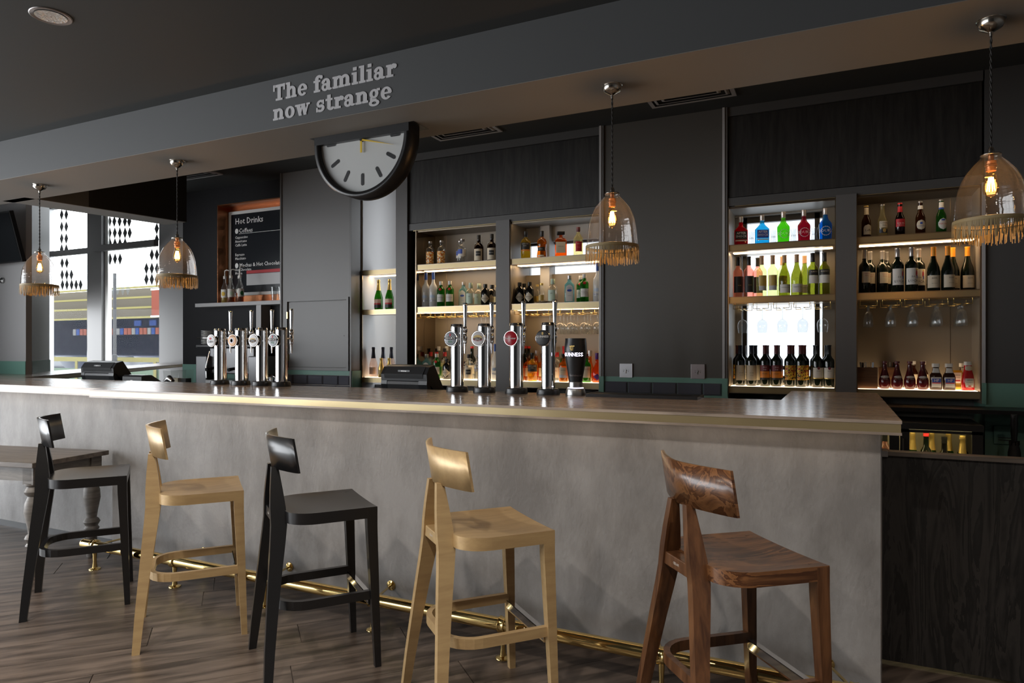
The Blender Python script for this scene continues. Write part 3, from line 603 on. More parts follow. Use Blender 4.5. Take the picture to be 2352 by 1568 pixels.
# ------------------------------------------------------------------ slab-serif lettering on the beam
Wd, XH, SL = .27, .72, .13
def rc_(x0, y0, x1, y1): return ('r', x0, y0, x1, y1)
def ar(cx, cy_, RX_, RY_, rx, ry, a0=0, a1=360): return ('a', cx, cy_, RX_, RY_, rx, ry, a0, a1)
def ngl(dx=0, h=XH): return [rc_(.06 + dx, 0, .33 + dx, h), rc_(-.02 + dx, h - .12, .2 + dx, h), rc_(-.02 + dx, 0, .40 + dx, SL), ar(.45 + dx, .42, .33, .31, .06, .15, 0, 150), rc_(.51 + dx, 0, .78 + dx, .43), rc_(.44 + dx, 0, .86 + dx, SL)]
GL = {
 'T': ([rc_(0, .83, .95, 1), rc_(.34, 0, .61, 1), rc_(.2, 0, .75, SL), rc_(0, .6, .13, 1), rc_(.82, .6, .95, 1)], 1.02),
 'h': (ngl(0, 1.0), .92), 'n': (ngl(), .92),
 'm': (ngl() + [ar(.90, .42, .33, .31, .06, .15, 0, 150), rc_(.96, 0, 1.23, .43), rc_(.89, 0, 1.31, SL)], 1.37),
 'e': ([ar(.37, .36, .37, .38, .12, .25, 0, 322), rc_(.12, .31, .70, .42)], .80),
 'f': ([rc_(.12, 0, .39, .78), rc_(.02, 0, .52, SL), rc_(0, .59, .52, XH), ar(.42, .74, .30, .28, .03, .13, 40, 180), ar(.60, .87, .11, .11, 0, 0)], .60),
 'a': ([ar(.27, .22, .27, .24, .08, .1), rc_(.38, .1, .65, .5), ar(.33, .47, .32, .27, .05, .14, 0, 165), ar(.13, .53, .115, .115, 0, 0), ar(.62, .17, .24, .18, .03, .06, 180, 330)], .84),
 'i': ([rc_(.1, 0, .37, XH), rc_(0, XH - .12, .2, XH), rc_(0, 0, .47, SL), rc_(.1, .82, .37, 1.02)], .52),
 'l': ([rc_(.1, 0, .37, 1.02), rc_(0, .9, .2, 1.02), rc_(0, 0, .47, SL)], .52),
 'r': ([rc_(.08, 0, .35, XH), rc_(0, XH - .12, .2, XH), rc_(0, 0, .5, SL), ar(.50, .44, .22, .30, .03, .15, 50, 180), ar(.59, .58, .135, .135, 0, 0)], .72),
 'o': ([ar(.38, .36, .38, .38, .12, .25)], .80),
 'w': ([('q', (.06, .72), (.36, .72), (.50, 0), (.28, 0)), ('q', (.28, 0), (.42, 0), (.62, .72), (.50, .72)), ('q', (.46, .72), (.74, .72), (.88, 0), (.66, 0)), ('q', (.66, 0), (.82, 0), (1.06, .72), (.94, .72)), rc_(0, .60, .42, .72), rc_(.44, .60, .78, .72), rc_(.86, .60, 1.14, .72)], 1.18),
 's': ([ar(.31, .50, .29, .24, .09, .10, 30, 275), ar(.30, .22, .32, .24, .10, .10, 205, 450), rc_(.46, .44, .58, .72), rc_(.0, .0, .12, .28)], .68),
 't': ([rc_(.12, .12, .39, .95), rc_(0, .59, .52, XH), ar(.40, .22, .28, .24, .03, .10, 180, 345)], .62),
 'g': ([ar(.32, .46, .31, .28, .09, .15), rc_(.06, .06, .22, .26), rc_(.06, .04, .50, .16), ar(.34, -.09, .36, .20, .15, .08), rc_(.52, .60, .74, .74)], .78)}
def slab_text(s):
    """one mesh per letter: [(letter mesh, x offset)], width"""
    out, x = [], 0
    for ch in s:
        if ch == ' ': x += .42; continue
        g, adv = GL[ch]; m = MB()
        for e_, p in enumerate(g):
            y_ = -.0004 * e_
            if p[0] == 'r': m.add([(p[1], y_, p[2]), (p[3], y_, p[2]), (p[3], y_, p[4]), (p[1], y_, p[4])], [(0, 1, 2, 3)])
            elif p[0] == 'q': m.add([(a, y_, b) for a, b in p[1:]], [(0, 1, 2, 3)])
            else:
                _, cx_, cy_, A, B, a, b, t0, t1 = p; n = 20; V = []
                for i in range(n + 1):
                    q = R(t0 + (t1 - t0) * i / n); V += [(cx_ + A * cos(q), y_, cy_ + B * sin(q)), (cx_ + a * cos(q), y_, cy_ + b * sin(q))]
                m.add(V, [(2 * i, 2 * i + 2, 2 * i + 3, 2 * i + 1) for i in range(n)])
        out.append((m, x)); x += adv
    return out, x
sg = thing('beam_lettering', 'pale grey slab-serif slogan on the beam front', 'sign', (-2.952, 2.967, 2.684))
for s, z, x0, x1, cap in (('The familiar', .112, 0., .862, .092), ('now strange', 0., 0., .836, .090)):
    ls, w = slab_text(s); k = (x1 - x0) / w
    for m, dx in ls: obj('letter', MB().add([(p[0] * k, p[1], p[2] * cap) for p in m.v], m.f), 'grey_letter', sg, (x0 + dx * k, 0, z))
emitm('led_head', (1., .70, .40), 5.)
# ------------------------------------------------------------------ shelf units in the niches
SH = (2.165, 1.765, 1.08)
def shelf(t, x0, x1, y0, y1, z, strip=True, base=False):
    s = obj('shelf', bx(x0, x1, y0 + .004, y1, z - .05, z), 'bronze', t)
    obj('brass_edge', bx(x0, x1, y0, y0 + .004, z - .046, z - .006), 'brass_satin', s)
    obj('lip', MB().box(x0, x1, y0 - .001, y0 + .004, z - .006, z).box(x0, x1, y0 - .001, y0 + .004, z - .052, z - .046), 'bronze', s)
    if strip: obj('light_strip', bx(x0 + .02, x1 - .02, y0 + .10, y0 + .17, z - .053, z - .05), 'led_shelf', s)
    if base: obj('lit_base', bx(x0 + .01, x1 - .01, y0 + .03, y1 - .01, z, z + .002), 'led_base', s)
NI = dict(C=(-3.617, -2.762, 'bottle niche above the black till'), D=(-2.624, -1.800, 'bottle niche above the black pint font'), E=(-.765, -.021, 'bottle niche with the bright window behind'), F=(.115, .852, 'bottle niche at the right end with beers on top'))
for k, (x0, x1, lab) in NI.items():
    t = thing('shelf_unit', lab, 'shelves', (0, 0, 0), 0, 'bottle niches of the back bar'); yb = 5.79; zt = 2.49 if k in 'CD' else 2.458
    for i, z in enumerate(SH): shelf(t, x0, x1, 5.455, yb, z, i < 2 and (i == 0 or k in 'CD'), i == 2)
    obj('side_panel', bx(x0 - .012, x0, 5.45, 5.86, 1.0, zt), 'bronze_mirror' if k in 'C' else 'niche_back', t)
    obj('side_panel', bx(x1, x1 + .012, 5.45, 5.86, 1.0, zt), 'niche_back', t)
    obj('head_panel', bx(x0, x1, 5.46, 5.86, zt - .004, zt), 'niche_top' if k in 'DE' else 'niche_back', t)
    obj('head_light', bx(x0 + .03, x1 - .03, 5.475, 5.495, zt - .008, zt - .004), 'led_head', t); obj('head_lip', bx(x0, x1, 5.46, 5.468, zt - .016, zt - .001), 'bronze', t)
    for x in (x0 - .004, x1 - .004): obj('edge_trim', bx(x, x + .008, 5.443, 5.455, 1.02, zt), 'bronze', t)
    if k in 'CF': obj('back_panel', bx(x0, x1, yb, 5.86, 1.0, zt), 'niche_back', t); obj('panel_seam', bx(x1 - .13 if k == 'F' else x0 + .13, x1 - .127 if k == 'F' else x0 + .133, yb - .002, yb, 1.08, zt), 'bronze', t)
    if k == 'D': obj('back_panel', bx(x0, x1, yb, 5.86, 1.0, 2.05), 'niche_back', t); obj('back_panel', bx(x0, x1, yb, 5.86, 2.35, zt), 'niche_top', t); obj('pillar', bx(x0 + .17, x0 + .26, 5.72, 5.86, 1.8, zt), 'paint_light', t); obj('window_frame', MB().box(x0, x1, 5.84, 5.88, 2.33, 2.37).box(x0, x1, 5.84, 5.88, 2.03, 2.055), 'black', t); obj('pane', bx(x0, x1, 5.90, 5.905, 2.04, 2.36), 'window_tint', t)
    if k == 'E':
        obj('back_panel', bx(-.115, x1, yb, 5.86, 1.0, zt), 'niche_back', t); obj('back_panel', bx(x0, -.115, yb, 5.86, 1.0, 1.10), 'niche_back', t); obj('back_panel', bx(x0, -.115, yb + .03, 5.86, 2.44, zt), 'niche_top', t)
        obj('window_frame', MB().box(x0, -.11, 5.88, 5.93, 2.395, 2.44).box(x0, -.11, 5.88, 5.93, 1.10, 1.15).box(x0, -.11, 5.88, 5.93, 1.20, 1.23).box(x0 + .05, x0 + .085, 5.88, 5.93, 1.1, 2.44).box(-.172, -.135, 5.88, 5.93, 1.1, 2.44), 'black', t)
        obj('pane', bx(x0, -.1, 5.905, 5.91, 1.12, 2.44), 'window_tint', t)
t = thing('shelf_unit', 'narrow blue-lit bottle niche beside the service hatch', 'shelves', (0, 0, 0), 0, 'bottle niches of the back bar')
for i, z in enumerate(SH): shelf(t, -4.372, -3.84, 5.60, 5.78, z, i == 0, i == 2)
obj('edge_trim', bx(-4.372, -4.360, 5.59, 5.60, 1.02, 2.165), 'bronze', t)
obj('glass_back', bx(-4.37, -3.80, 5.79, 5.795, 1.08, 2.12), 'window_pane', t)

# ------------------------------------------------------------------ bottles
G = {}
for n_, c, df, bd in [('g_green', (.10, .42, .06), .12, (.1, .5, .08)), ('g_blue', (.42, .78, .90), .15, (.5, .8, .9)), ('g_amber', (.80, .34, .05), .12, (.8, .35, .05)), ('g_yellow', (.92, .68, .10), .15, (.9, .65, .1)),
        ('g_orange', (.85, .25, .02), .12, (.8, .25, .03)), ('g_pale', (.95, .88, .55), .12, (.95, .9, .6)), ('g_frost', (.6, .64, .68), .75, (.82, .85, .88)), ('g_rum', (.10, .02, .01), .05, (.1, .03, .02)),
        ('g_rose', (.95, .58, .50), .10, (.9, .5, .42)), ('g_blush', (.93, .82, .76), .10, (.9, .75, .68)), ('g_straw', (.90, .93, .62), .08, (.85, .9, .5)), ('g_olive', (.45, .47, .12), .10, (.4, .45, .1)), ('g_brown', (.28, .10, .02), .10, (.3, .1, .02)),
        ('g_champ', (.10, .36, .05), .15, (.1, .4, .05)), ('g_red', (.85, .02, .05), .30, (.85, .02, .05)), ('g_cyan', (.08, .62, .90), .30, (.1, .65, .95)), ('g_lime', (.22, .75, .06), .30, (.25, .8, .1)), ('g_cherry', (.40, .03, .07), .30, (.5, .04, .1)), ('g_azure', (.02, .28, .70), .30, (.03, .35, .8)), ('g_mustard', (.75, .55, .10), .6, (.7, .5, .1))]:
    glassm(n_, c, df, .05, 1.45, bd)
mat('g_wine', (.006, .010, .006), .06, 0, .6); mat('g_black', (.006, .006, .006), .08, 0, .6); mat('g_ketchup', (.50, .008, .012), .2); mat('g_vinegar', (.075, .008, .010), .12); mat('g_sauce', (.035, .012, .005), .1)
for n_, c, r in [('cream', (.66, .58, .44), .6), ('l_white', (.75, .73, .68), .6), ('l_black', (.02, .02, .02), .5), ('l_red', (.50, .02, .03), .5), ('l_orange', (.75, .25, .03), .5), ('l_green', (.55, .68, .55), .5), ('l_blue', (.04, .09, .42), .5), ('l_gold', (.55, .38, .10), .4),
                  ('l_pale_blue', (.45, .55, .68), .5), ('l_peach', (.70, .48, .36), .6), ('l_yellow', (.75, .50, .06), .6), ('l_grey', (.55, .55, .56), .6), ('l_darkred', (.16, .02, .03), .5), ('c_black', (.012, .012, .012), .35), ('c_silver', (.45, .43, .42), .3), ('c_tan', (.50, .32, .19), .45), ('c_red', (.45, .02, .02), .4), ('c_gold', (.80, .56, .18), .35), ('c_white', (.75, .74, .70), .4), ('c_orange', (.85, .33, .02), .45), ('c_maroon', (.13, .035, .04), .45), ('c_purple', (.10, .03, .22), .4), ('c_navy', (.012, .014, .03), .4), ('c_mint', (.55, .66, .52), .45), ('c_blue', (.03, .10, .40), .4), ('c_yellow', (.75, .55, .08), .45), ('ink', (.02, .02, .025), .6), ('ink_red', (.5, .03, .03), .6), ('ink_white', (.8, .8, .78), .5)]:
    mat(n_, c, r, .7 if n_ in ('c_silver', 'c_gold') else 0)
m, n, l, b = nodes('l_print'); t1 = n.new('ShaderNodeTexNoise'); t1.inputs['Scale'].default_value = 70; rr = n.new('ShaderNodeValToRGB'); e = rr.color_ramp.elements
e[0].position = .38; e[0].color = (.8, .8, .7, 1); e[1].position = .5; e[1].color = (.85, .45, .02, 1); q = e.new(.58); q.color = (.6, .08, .02, 1); q = e.new(.64); q.color = (.06, .05, .04, 1)
tc = n.new('ShaderNodeTexCoord'); l.new(tc.outputs['Object'], t1.inputs[0]); l.new(t1.outputs[0], rr.inputs[0]); l.new(rr.outputs[0], b.inputs[0])
m, n, l, b = nodes('l_collage'); t1 = n.new('ShaderNodeTexNoise'); t1.inputs['Scale'].default_value = 55; rr = n.new('ShaderNodeValToRGB'); rr.color_ramp.interpolation = 'CONSTANT'; e = rr.color_ramp.elements
e[0].position = 0; e[0].color = (.05, .02, .01, 1); e[1].position = .42; e[1].color = (.75, .5, .05, 1); q = e.new(.55); q.color = (.5, .04, .02, 1); q = e.new(.62); q.color = (.12, .03, .02, 1)
tc = n.new('ShaderNodeTexCoord'); l.new(tc.outputs['Object'], t1.inputs[0]); l.new(t1.outputs[0], rr.inputs[0]); l.new(rr.outputs[0], b.inputs[0])

class Shape:
    """body of revolution or rounded box: rings (z, rx), ky = depth/width, e = roundness exponent"""
    def __init__(s, rings, ky=1., e=2.): s.r = rings; s.ky = ky; s.e = e
    def rx(s, z):
        r = s.r
        if z <= r[0][0]: return r[0][1]
        for a, b in zip(r, r[1:]):
            if z <= b[0]: return a[1] + (b[1] - a[1]) * (z - a[0]) / max(1e-6, b[0] - a[0])
        return r[-1][1]
    def sq(s, z): return s.e if s.rx(z) > .55 * max(r for _, r in s.r) else 2.
    def kyz(s, z):
        mx = max(r for _, r in s.r); k = s.rx(z) / mx; return s.ky + (1 - s.ky) * max(0, min(1, (.55 - k) / .15)) if s.ky != 1 else 1
    def pt(s, z, a, off=0.):
        rx = s.rx(z) + off; ry = s.rx(z) * s.kyz(z) + off; p = 2 / s.sq(z); S, C = sin(a), cos(a)
        return (rx * abs(S) ** p * (1 if S >= 0 else -1), -ry * abs(C) ** p * (1 if C >= 0 else -1), z)
    def body(s, z0, z1, off=0., n=24, caps=True):
        zs = sorted(set([z0, z1] + [z for z, _ in s.r if z0 < z < z1]))
        return MB().loft([[s.pt(z, 2 * pi * i / n, off) for i in range(n)][::1] for z in zs], caps)
    def patch(s, z0, z1, ha, kind='rect', off=.0007, c=0.):
        nz, na = (2, 10) if kind == 'rect' else (10, 8); zs = [z0 + (z1 - z0) * i / nz for i in range(nz + 1)] ; V = []
        for i, z in enumerate(zs):
            k = i / nz * 2 - 1
            w = ha * (1 if kind == 'rect' else max(.02, 1 - abs(k)) if kind == 'diamond' else math.sqrt(max(.003, 1 - k * k)) if kind == 'oval' else (1 if k < .2 else math.sqrt(max(.003, 1 - ((k - .2) / .8) ** 2))) if kind == 'arch' else (.78 + .22 * min(1, (k + 1))) if kind == 'keystone' else 1)
            V += [s.pt(z, c + R(w) * (2 * j / na - 1), off) for j in range(na + 1)]
        f = [(i * (na + 1) + j, i * (na + 1) + j + 1, (i + 1) * (na + 1) + j + 1, (i + 1) * (na + 1) + j) for i in range(nz) for j in range(na)]
        return MB().add(V, f, True)
    def text(s, st, zc, size, off=.0013, bold=0., sx=1.):
        v, f = text2d(st, size, 'CENTER', bold); V = []
        for x, y in v:
            x *= sx; z = zc + y; rx = s.rx(z); k = max(-.97, min(.97, x / rx)); e = s.sq(z)
            a = math.asin(abs(k) ** (e / 2)) * (1 if k >= 0 else -1); p = s.pt(z, a, off); V.append((x if abs(k) < .97 else p[0], p[1], z))
        return MB().add(V, f)

BORD = [(0, .034), (.004, .0375), (.19, .0375), (.205, .035), (.222, .022), (.235, .0155), (.30, .0145), (.302, .016), (.312, .016)]
BURG = [(0, .037), (.004, .041), (.135, .041), (.165, .036), (.205, .022), (.235, .0155), (.30, .0145), (.302, .016), (.308, .016)]
LONG = [(0, .028), (.003, .031), (.115, .031), (.135, .026), (.155, .0165), (.21, .0135), (.212, .0145), (.230, .0145)]
ABS = [(0, .037), (.004, .040), (.145, .040), (.163, .034), (.173, .018), (.205, .0155), (.206, .018), (.226, .018)]
TALL = [(0, .035), (.004, .038), (.17, .038), (.20, .031), (.225, .016), (.285, .0145), (.287, .016), (.31, .016)]
WH = [(0, .037), (.004, .041), (.14, .041), (.160, .036), (.172, .018), (.21, .015), (.211, .0175), (.242, .0175)]
def wine(look, glass, foil, lm, z0, z1, ha, text=(), rings=BORD, fz=.245, extra=()):
    return dict(look=look, s=Shape(rings), glass=glass, parts=[('foil', foil, fz, rings[-1][0] + .001, .0006)], lab=[(lm, z0, z1, ha, 'rect', 0., text)] + list(extra), cat='bottle')
def spirit(look, rings, glass, cap, cz, lab, ky=1., e=2., name='spirit_bottle', extra=None): return dict(look=look, s=Shape(rings, ky, e), glass=glass, parts=[('cap', cap, cz, rings[-1][0] + .001, .0008)], lab=lab, name=name, cat='bottle', extra=extra)
T_ = {
 'print': spirit('clear bottle with orange fruit print', ABS, 'clear', 'c_silver', .204, [('l_print', .012, .125, 72, 'rect', 0, [('ABSOLUT', .132, .012, 'ink')])]),
 'blue_label': spirit('clear bottle with blue corner label', [(z, r * 1.05) for z, r in ABS], 'clear', 'c_silver', .204, [('l_white', .06, .128, 62, 'rect', 0, []), ('l_blue', .085, .127, 35, 'rect', -.35, [])]),
 'rum': spirit('dark rum bottle with loop handles', [(0, .040), (.004, .044), (.14, .044), (.16, .036), (.175, .018), (.20, .015), (.203, .016), (.25, .016)], 'g_rum', 'c_black', .207, [('cream', .012, .120, 60, 'rect', 0, []), ('l_black', .055, .098, 30, 'rect', .1, [('KRAKEN', .076, .011, 'ink_white')])], extra='loops'),
 'goose': spirit('tall frosted bottle with blue neck', [(0, .036), (.004, .040), (.17, .040), (.20, .034), (.225, .019), (.245, .0145), (.325, .014), (.33, .013)], 'g_frost', 'c_blue', .262, [('l_pale_blue', .085, .115, 40, 'oval', 0, []), ('g_frost', .05, .07, 30, 'rect', 0, [('GREY GOOSE', .062, .0105, 'l_blue')])]),
 'green_gin': spirit('green gin bottle with red seal', [(0, .034), (.004, .038), (.16, .038), (.172, .034), (.186, .017), (.205, .0145), (.207, .0165), (.24, .0165)], 'g_green', 'c_white', .206, [('l_white', .045, .115, 58, 'rect', 0, [('Tanqueray', .086, .013, 'ink'), ('LONDON DRY GIN', .07, .006, 'ink')]), ('c_red', .150, .176, 22, 'oval', 0, [])]),
 'blue_gin': spirit('square pale blue gin bottle', [(0, .040), (.004, .043), (.155, .043), (.185, .019), (.20, .0155), (.203, .0175), (.235, .0175)], 'g_blue', 'c_silver', .202, [('l_white', .012, .155, 32, 'arch', 0, [('BOMBAY', .125, .009, 'l_blue'), ('SAPPHIRE', .06, .007, 'l_blue')]), ('l_blue', .095, .115, 12, 'oval', 0, [])], .72, 4.),
 'pale_gin': spirit('clear squat gin bottle with mint cap', [(0, .042), (.004, .047), (.12, .047), (.145, .038), (.155, .018), (.17, .0165), (.172, .020), (.215, .017)], 'clear', 'c_mint', .168, [('l_green', .02, .115, 42, 'rect', 0, [('GIN', .085, .012, 'ink')])]),
 'black_gin': spirit('squat black gin bottle with diamond label', [(0, .036), (.004, .041), (.125, .041), (.145, .034), (.155, .018), (.165, .0165), (.167, .0175), (.195, .0175)], 'g_black', 'c_black', .165, [('cream', .018, .105, 62, 'diamond', 0, [("HENDRICK'S", .062, .0125, 'ink'), ('GIN', .047, .008, 'ink')])]),
 'tonic': spirit('small clear mixer bottle with gold label', [(0, .026), (.003, .029), (.10, .029), (.115, .024), (.135, .014), (.165, .0125), (.167, .0135), (.18, .0135)], 'clear', 'c_gold', .162, [('l_gold', .025, .075, 55, 'rect', 0, [])]),
 'red_cap': spirit('clear gin bottle with red cap', [(0, .035), (.004, .039), (.16, .039), (.18, .031), (.195, .016), (.215, .015), (.217, .0175), (.255, .0175)], 'clear', 'c_red', .214, [('cream', .03, .12, 55, 'rect', 0, [('GIN', .09, .014, 'ink_red')])]),
 'pirate': spirit('tall clear spirit bottle with dark label', TALL, 'clear', 'c_white', .27, [('c_navy', .09, .165, 60, 'rect', 0, [('SPICED', .14, .012, 'ink_white'), ('JERRY', .115, .014, 'ink_white')])]),
 'cream_liqueur': spirit('dark cream liqueur bottle with gold label', [(0, .034), (.004, .037), (.16, .037), (.185, .03), (.205, .017), (.27, .0145), (.272, .016), (.29, .016)], 'g_black', 'c_black', .25, [('l_gold', .115, .165, 55, 'rect', 0, []), ('cream', .05, .105, 58, 'oval', 0, [('BAILEYS', .08, .011, 'ink_red')])]),
 'dark_tall': spirit('tall dark bottle at the rear', TALL, 'g_wine', 'c_red', .29, [('cream', .05, .13, 50, 'rect', 0, [])]),
 'red_neck': spirit('tall green bottle with red neck', TALL, 'g_green', 'c_red', .235, [('cream', .05, .13, 50, 'rect', 0, [])]),
 'clear_rum': spirit('clear bottle with black framed label', [(0, .040), (.004, .044), (.14, .044), (.16, .036), (.175, .018), (.20, .015), (.203, .016), (.235, .016)], 'clear', 'c_black', .20, [('cream', .010, .115, 62, 'rect', 0, []), ('l_black', .05, .095, 32, 'rect', .1, [('KRAKEN', .072, .011, 'ink_white')])], extra='loops'),
 'vodka': spirit('clear vodka bottle with blue lettering', ABS, 'clear', 'c_silver', .204, [('clear', .05, .12, 60, 'rect', 0, [('ABSOLUT', .105, .0145, 'l_blue'), ('VODKA', .085, .0145, 'l_blue')])]),
 'park': spirit('amber whisky bottle with black label', [(0, .038), (.004, .043), (.15, .045), (.172, .036), (.183, .018), (.20, .015), (.202, .017), (.25, .017)], 'g_yellow', 'c_black', .197, [('l_black', .085, .145, 62, 'rect', 0, [('HIGHLAND', .133, .0125, 'cream'), ('PARK', .116, .012, 'cream')]), ('l_orange', .070, .084, 62, 'rect', 0, [])], .8),
 'waist': spirit('amber whisky bottle with narrow waist', [(0, .042), (.005, .045), (.04, .043), (.08, .036), (.115, .041), (.145, .043), (.168, .034), (.18, .017), (.195, .0145), (.197, .016), (.24, .016)], 'g_amber', 'c_black', .19, [('l_black', .062, .095, 55, 'rect', 0, [('JURA', .078, .014, 'cream')]), ('cream', .012, .026, 40, 'rect', 0, [])]),
 'amaretto': spirit('square orange liqueur bottle with black cap', [(0, .048), (.004, .051), (.145, .051), (.162, .035), (.170, .016), (.19, .014), (.192, .0335), (.222, .034)], 'g_orange', 'c_black', .191, [('cream', .035, .13, 33, 'rect', -.12, [('DISARONNO', .09, .009, 'ink')])], .62, 6.),
 'tequila': spirit('pale tequila bottle with red label', [(0, .037), (.004, .041), (.15, .041), (.172, .028), (.19, .016), (.21, .0145), (.212, .0165), (.247, .0165)], 'g_pale', 'c_maroon', .205, [('l_red', .035, .12, 42, 'rect', .05, [('JIMADOR', .10, .009, 'cream'), ('TEQUILA', .07, .007, 'cream')])]),
 'whisky': spirit('amber whisky bottle with cream label', WH, 'g_amber', 'c_black', .205, [('cream', .04, .115, 55, 'rect', 0, [])]),
 'livet': spirit('amber whisky bottle with cream and blue label', WH, 'g_amber', 'c_black', .205, [('cream', .06, .125, 58, 'rect', 0, [('GLENLIVET', .10, .0095, 'ink')]), ('l_pale_blue', .035, .059, 58, 'rect', 0, [])]),
 'irish': spirit('green whiskey bottle with cream label', WH, 'g_green', 'c_maroon', .205, [('cream', .04, .135, 58, 'rect', 0, [('JAMESON', .11, .012, 'ink_red')])]),
 'decanter': spirit('clear tapered cognac decanter', [(0, .046), (.005, .050), (.05, .048), (.12, .032), (.17, .018), (.22, .0135), (.222, .017), (.27, .017)], 'g_amber', 'c_silver', .222, [('l_red', .04, .075, 30, 'rect', 0, [])]),
 'purple': spirit('round cognac bottle with purple neck', [(0, .038), (.005, .044), (.06, .048), (.10, .044), (.135, .026), (.155, .016), (.20, .0145), (.202, .016), (.25, .016)], 'g_orange', 'c_purple', .195, [('c_purple', .02, .075, 40, 'diamond', 0, [])]),
 'champagne': dict(look='green champagne bottle with gold neck', s=Shape([(0, .038), (.005, .043), (.12, .043), (.155, .035), (.20, .021), (.25, .0155), (.28, .0145), (.282, .017), (.305, .015)]), glass='g_champ', parts=[('foil', 'c_gold', .195, .306, .0007)], lab=[('l_peach', .055, .105, 62, 'rect', 0, []), ('l_black', .015, .055, 62, 'rect', 0, []), ('l_red', .05, .066, 60, 'rect', 0, [])], cat='bottle', name='champagne_bottle'),
 'sparkling': dict(look='rose sparkling bottle with black neck', s=Shape([(0, .038), (.005, .042), (.12, .042), (.155, .034), (.20, .021), (.25, .0155), (.28, .0145), (.282, .017), (.305, .015)]), glass='g_blush', parts=[('foil', 'c_navy', .19, .306, .0007)], lab=[('l_peach', .03, .10, 62, 'rect', 0, [('PROSECCO', .075, .008, 'ink')])], cat='bottle', name='champagne_bottle'),
 'gold': dict(look='small gold foil sparkling bottle', s=Shape([(0, .026), (.004, .030), (.09, .030), (.12, .023), (.15, .0145), (.175, .013), (.177, .015), (.195, .014)]), glass='c_gold', parts=[('foil', 'c_gold', .165, .196, .0007)], lab=[('l_gold', .03, .075, 60, 'rect', 0, [])], cat='bottle', name='champagne_bottle'),
}
SHK = [(0, .047), (.004, .050), (.118, .050), (.148, .024), (.160, .0165), (.195, .0155), (.197, .0165), (.225, .0165)]
for k, g, c1 in (('shock_red', 'g_red', 'red'), ('shock_blue', 'g_cyan', 'blue')):
    T_[k] = spirit(f'flat {c1} liqueur bottle with block lettering', SHK, g, 'c_silver', .182, [('l_black' if c1 == 'red' else 'l_blue', .048, .110, 34, 'rect', 0, [('AFTER', .094, .024, 'ink_white'), ('SHOCK', .070, .024, 'ink_white')]), ('cream', .033, .042, 34, 'rect', 0, [])], .5, 7.)
SRZ = [(0, .044), (.006, .043), (.02, .041), (.11, .045), (.125, .043), (.155, .022), (.175, .0165), (.205, .0155), (.207, .0165), (.237, .0165)]
for k, g, c1 in (('sour_green', 'g_lime', 'green'), ('sour_red', 'g_cherry', 'dark red'), ('sour_blue', 'g_azure', 'blue')):
    T_[k] = spirit(f'{c1} liqueur bottle with round crest', SRZ, g, 'c_silver', .19, [], .75, 3., extra='crest')
T_.update({
 'rose': wine('rose wine bottle with black label', 'g_rose', 'c_black', 'l_black', .035, .160, 66, [('ROSE', .09, .011, 'l_gold')]),
 'white': wine('clear white wine bottle with cream cap', 'g_straw', 'c_tan', 'l_gold', .075, .16, 50, [], extra=[('l_grey', .045, .08, 46, 'rect', 0, [])]),
 'chard': wine('olive white wine bottle with tan cap', 'g_olive', 'c_tan', 'l_white', .022, .085, 66, [('WAIPARA HILLS', .062, .009, 'ink')], BURG, .25),
 'white_black': wine('white wine bottle with black and white label', 'g_olive', 'c_black', 'l_black', .145, .185, 66, [('RAIMAT', .17, .015, 'cream')], extra=[('l_white', .085, .144, 66, 'rect', 0, [])]),
 'wine_cream': wine('dark wine bottle with cream label', 'g_wine', 'c_navy', 'cream', .042, .158, 62, [('a bottle', .10, .010, 'ink'), ('of red', .082, .009, 'ink')]),
 'wine_red': wine('dark wine bottle with red and orange label', 'g_wine', 'c_maroon', 'l_darkred', .115, .16, 62, [('Short', .145, .012, 'ink_white'), ('Legs', .128, .012, 'ink_white')], extra=[('l_orange', .065, .114, 62, 'rect', 0, [('MALBEC', .095, .010, 'l_black')]), ('l_black', .05, .064, 62, 'rect', 0, [])]),
 'wine_art': wine('dark wine bottle with yellow art label', 'g_wine', 'c_maroon', 'l_collage', .05, .16, 64, []),
 'wine_shield': wine('dark wine bottle with white shield label', 'g_wine', 'c_black', 'l_white', .07, .145, 62, [('FINCA', .12, .009, 'ink')], extra=[('c_gold', .063, .07, 62, 'rect', 0, []), ('l_darkred', .13, .152, 14, 'oval', 0, [])]),
 'red_small': wine('dark wine bottle with small cream label', 'g_wine', 'c_silver', 'cream', .075, .155, 52, [('Cabernet', .14, .010, 'ink_red'), ('Merlot', .126, .010, 'ink_red')], fz=.25),
 'red_art': wine('dark wine bottle with dancing figure label', 'g_wine', 'c_silver', 'l_white', .05, .165, 66, [('DA', .105, .016, 'ink'), ('LUCA', .075, .024, 'ink')], [(z, r * 1.08) for z, r in BORD], .25, extra=[('l_red', .105, .150, 9, 'oval', .55, []), ('l_yellow', .148, .160, 8, 'oval', .6, []), ('l_blue', .09, .118, 6, 'oval', .62, [])]),
 'pinot': wine('sloping wine bottle with orange cap', 'g_wine', 'c_orange', 'cream', .022, .108, 66, [('ELEVÉ', .088, .012, 'ink'), ('PINOT NOIR', .052, .006, 'ink')], BURG, .243),
})
def beer(look, glass, cap, lab): return dict(look=look, s=Shape(LONG), glass=glass, parts=[('crown_cap', cap, .221, .231, .001)], lab=lab, cat='bottle', name='beer_bottle')
T_['beer_abbey'] = beer('brown abbey beer bottle with pale arched label', 'g_brown', 'c_gold', [('cream', .02, .092, 58, 'arch', 0, [('Leffe', .05, .021, 'ink')]), ('cream', .165, .215, 80, 'rect', 0, [])])
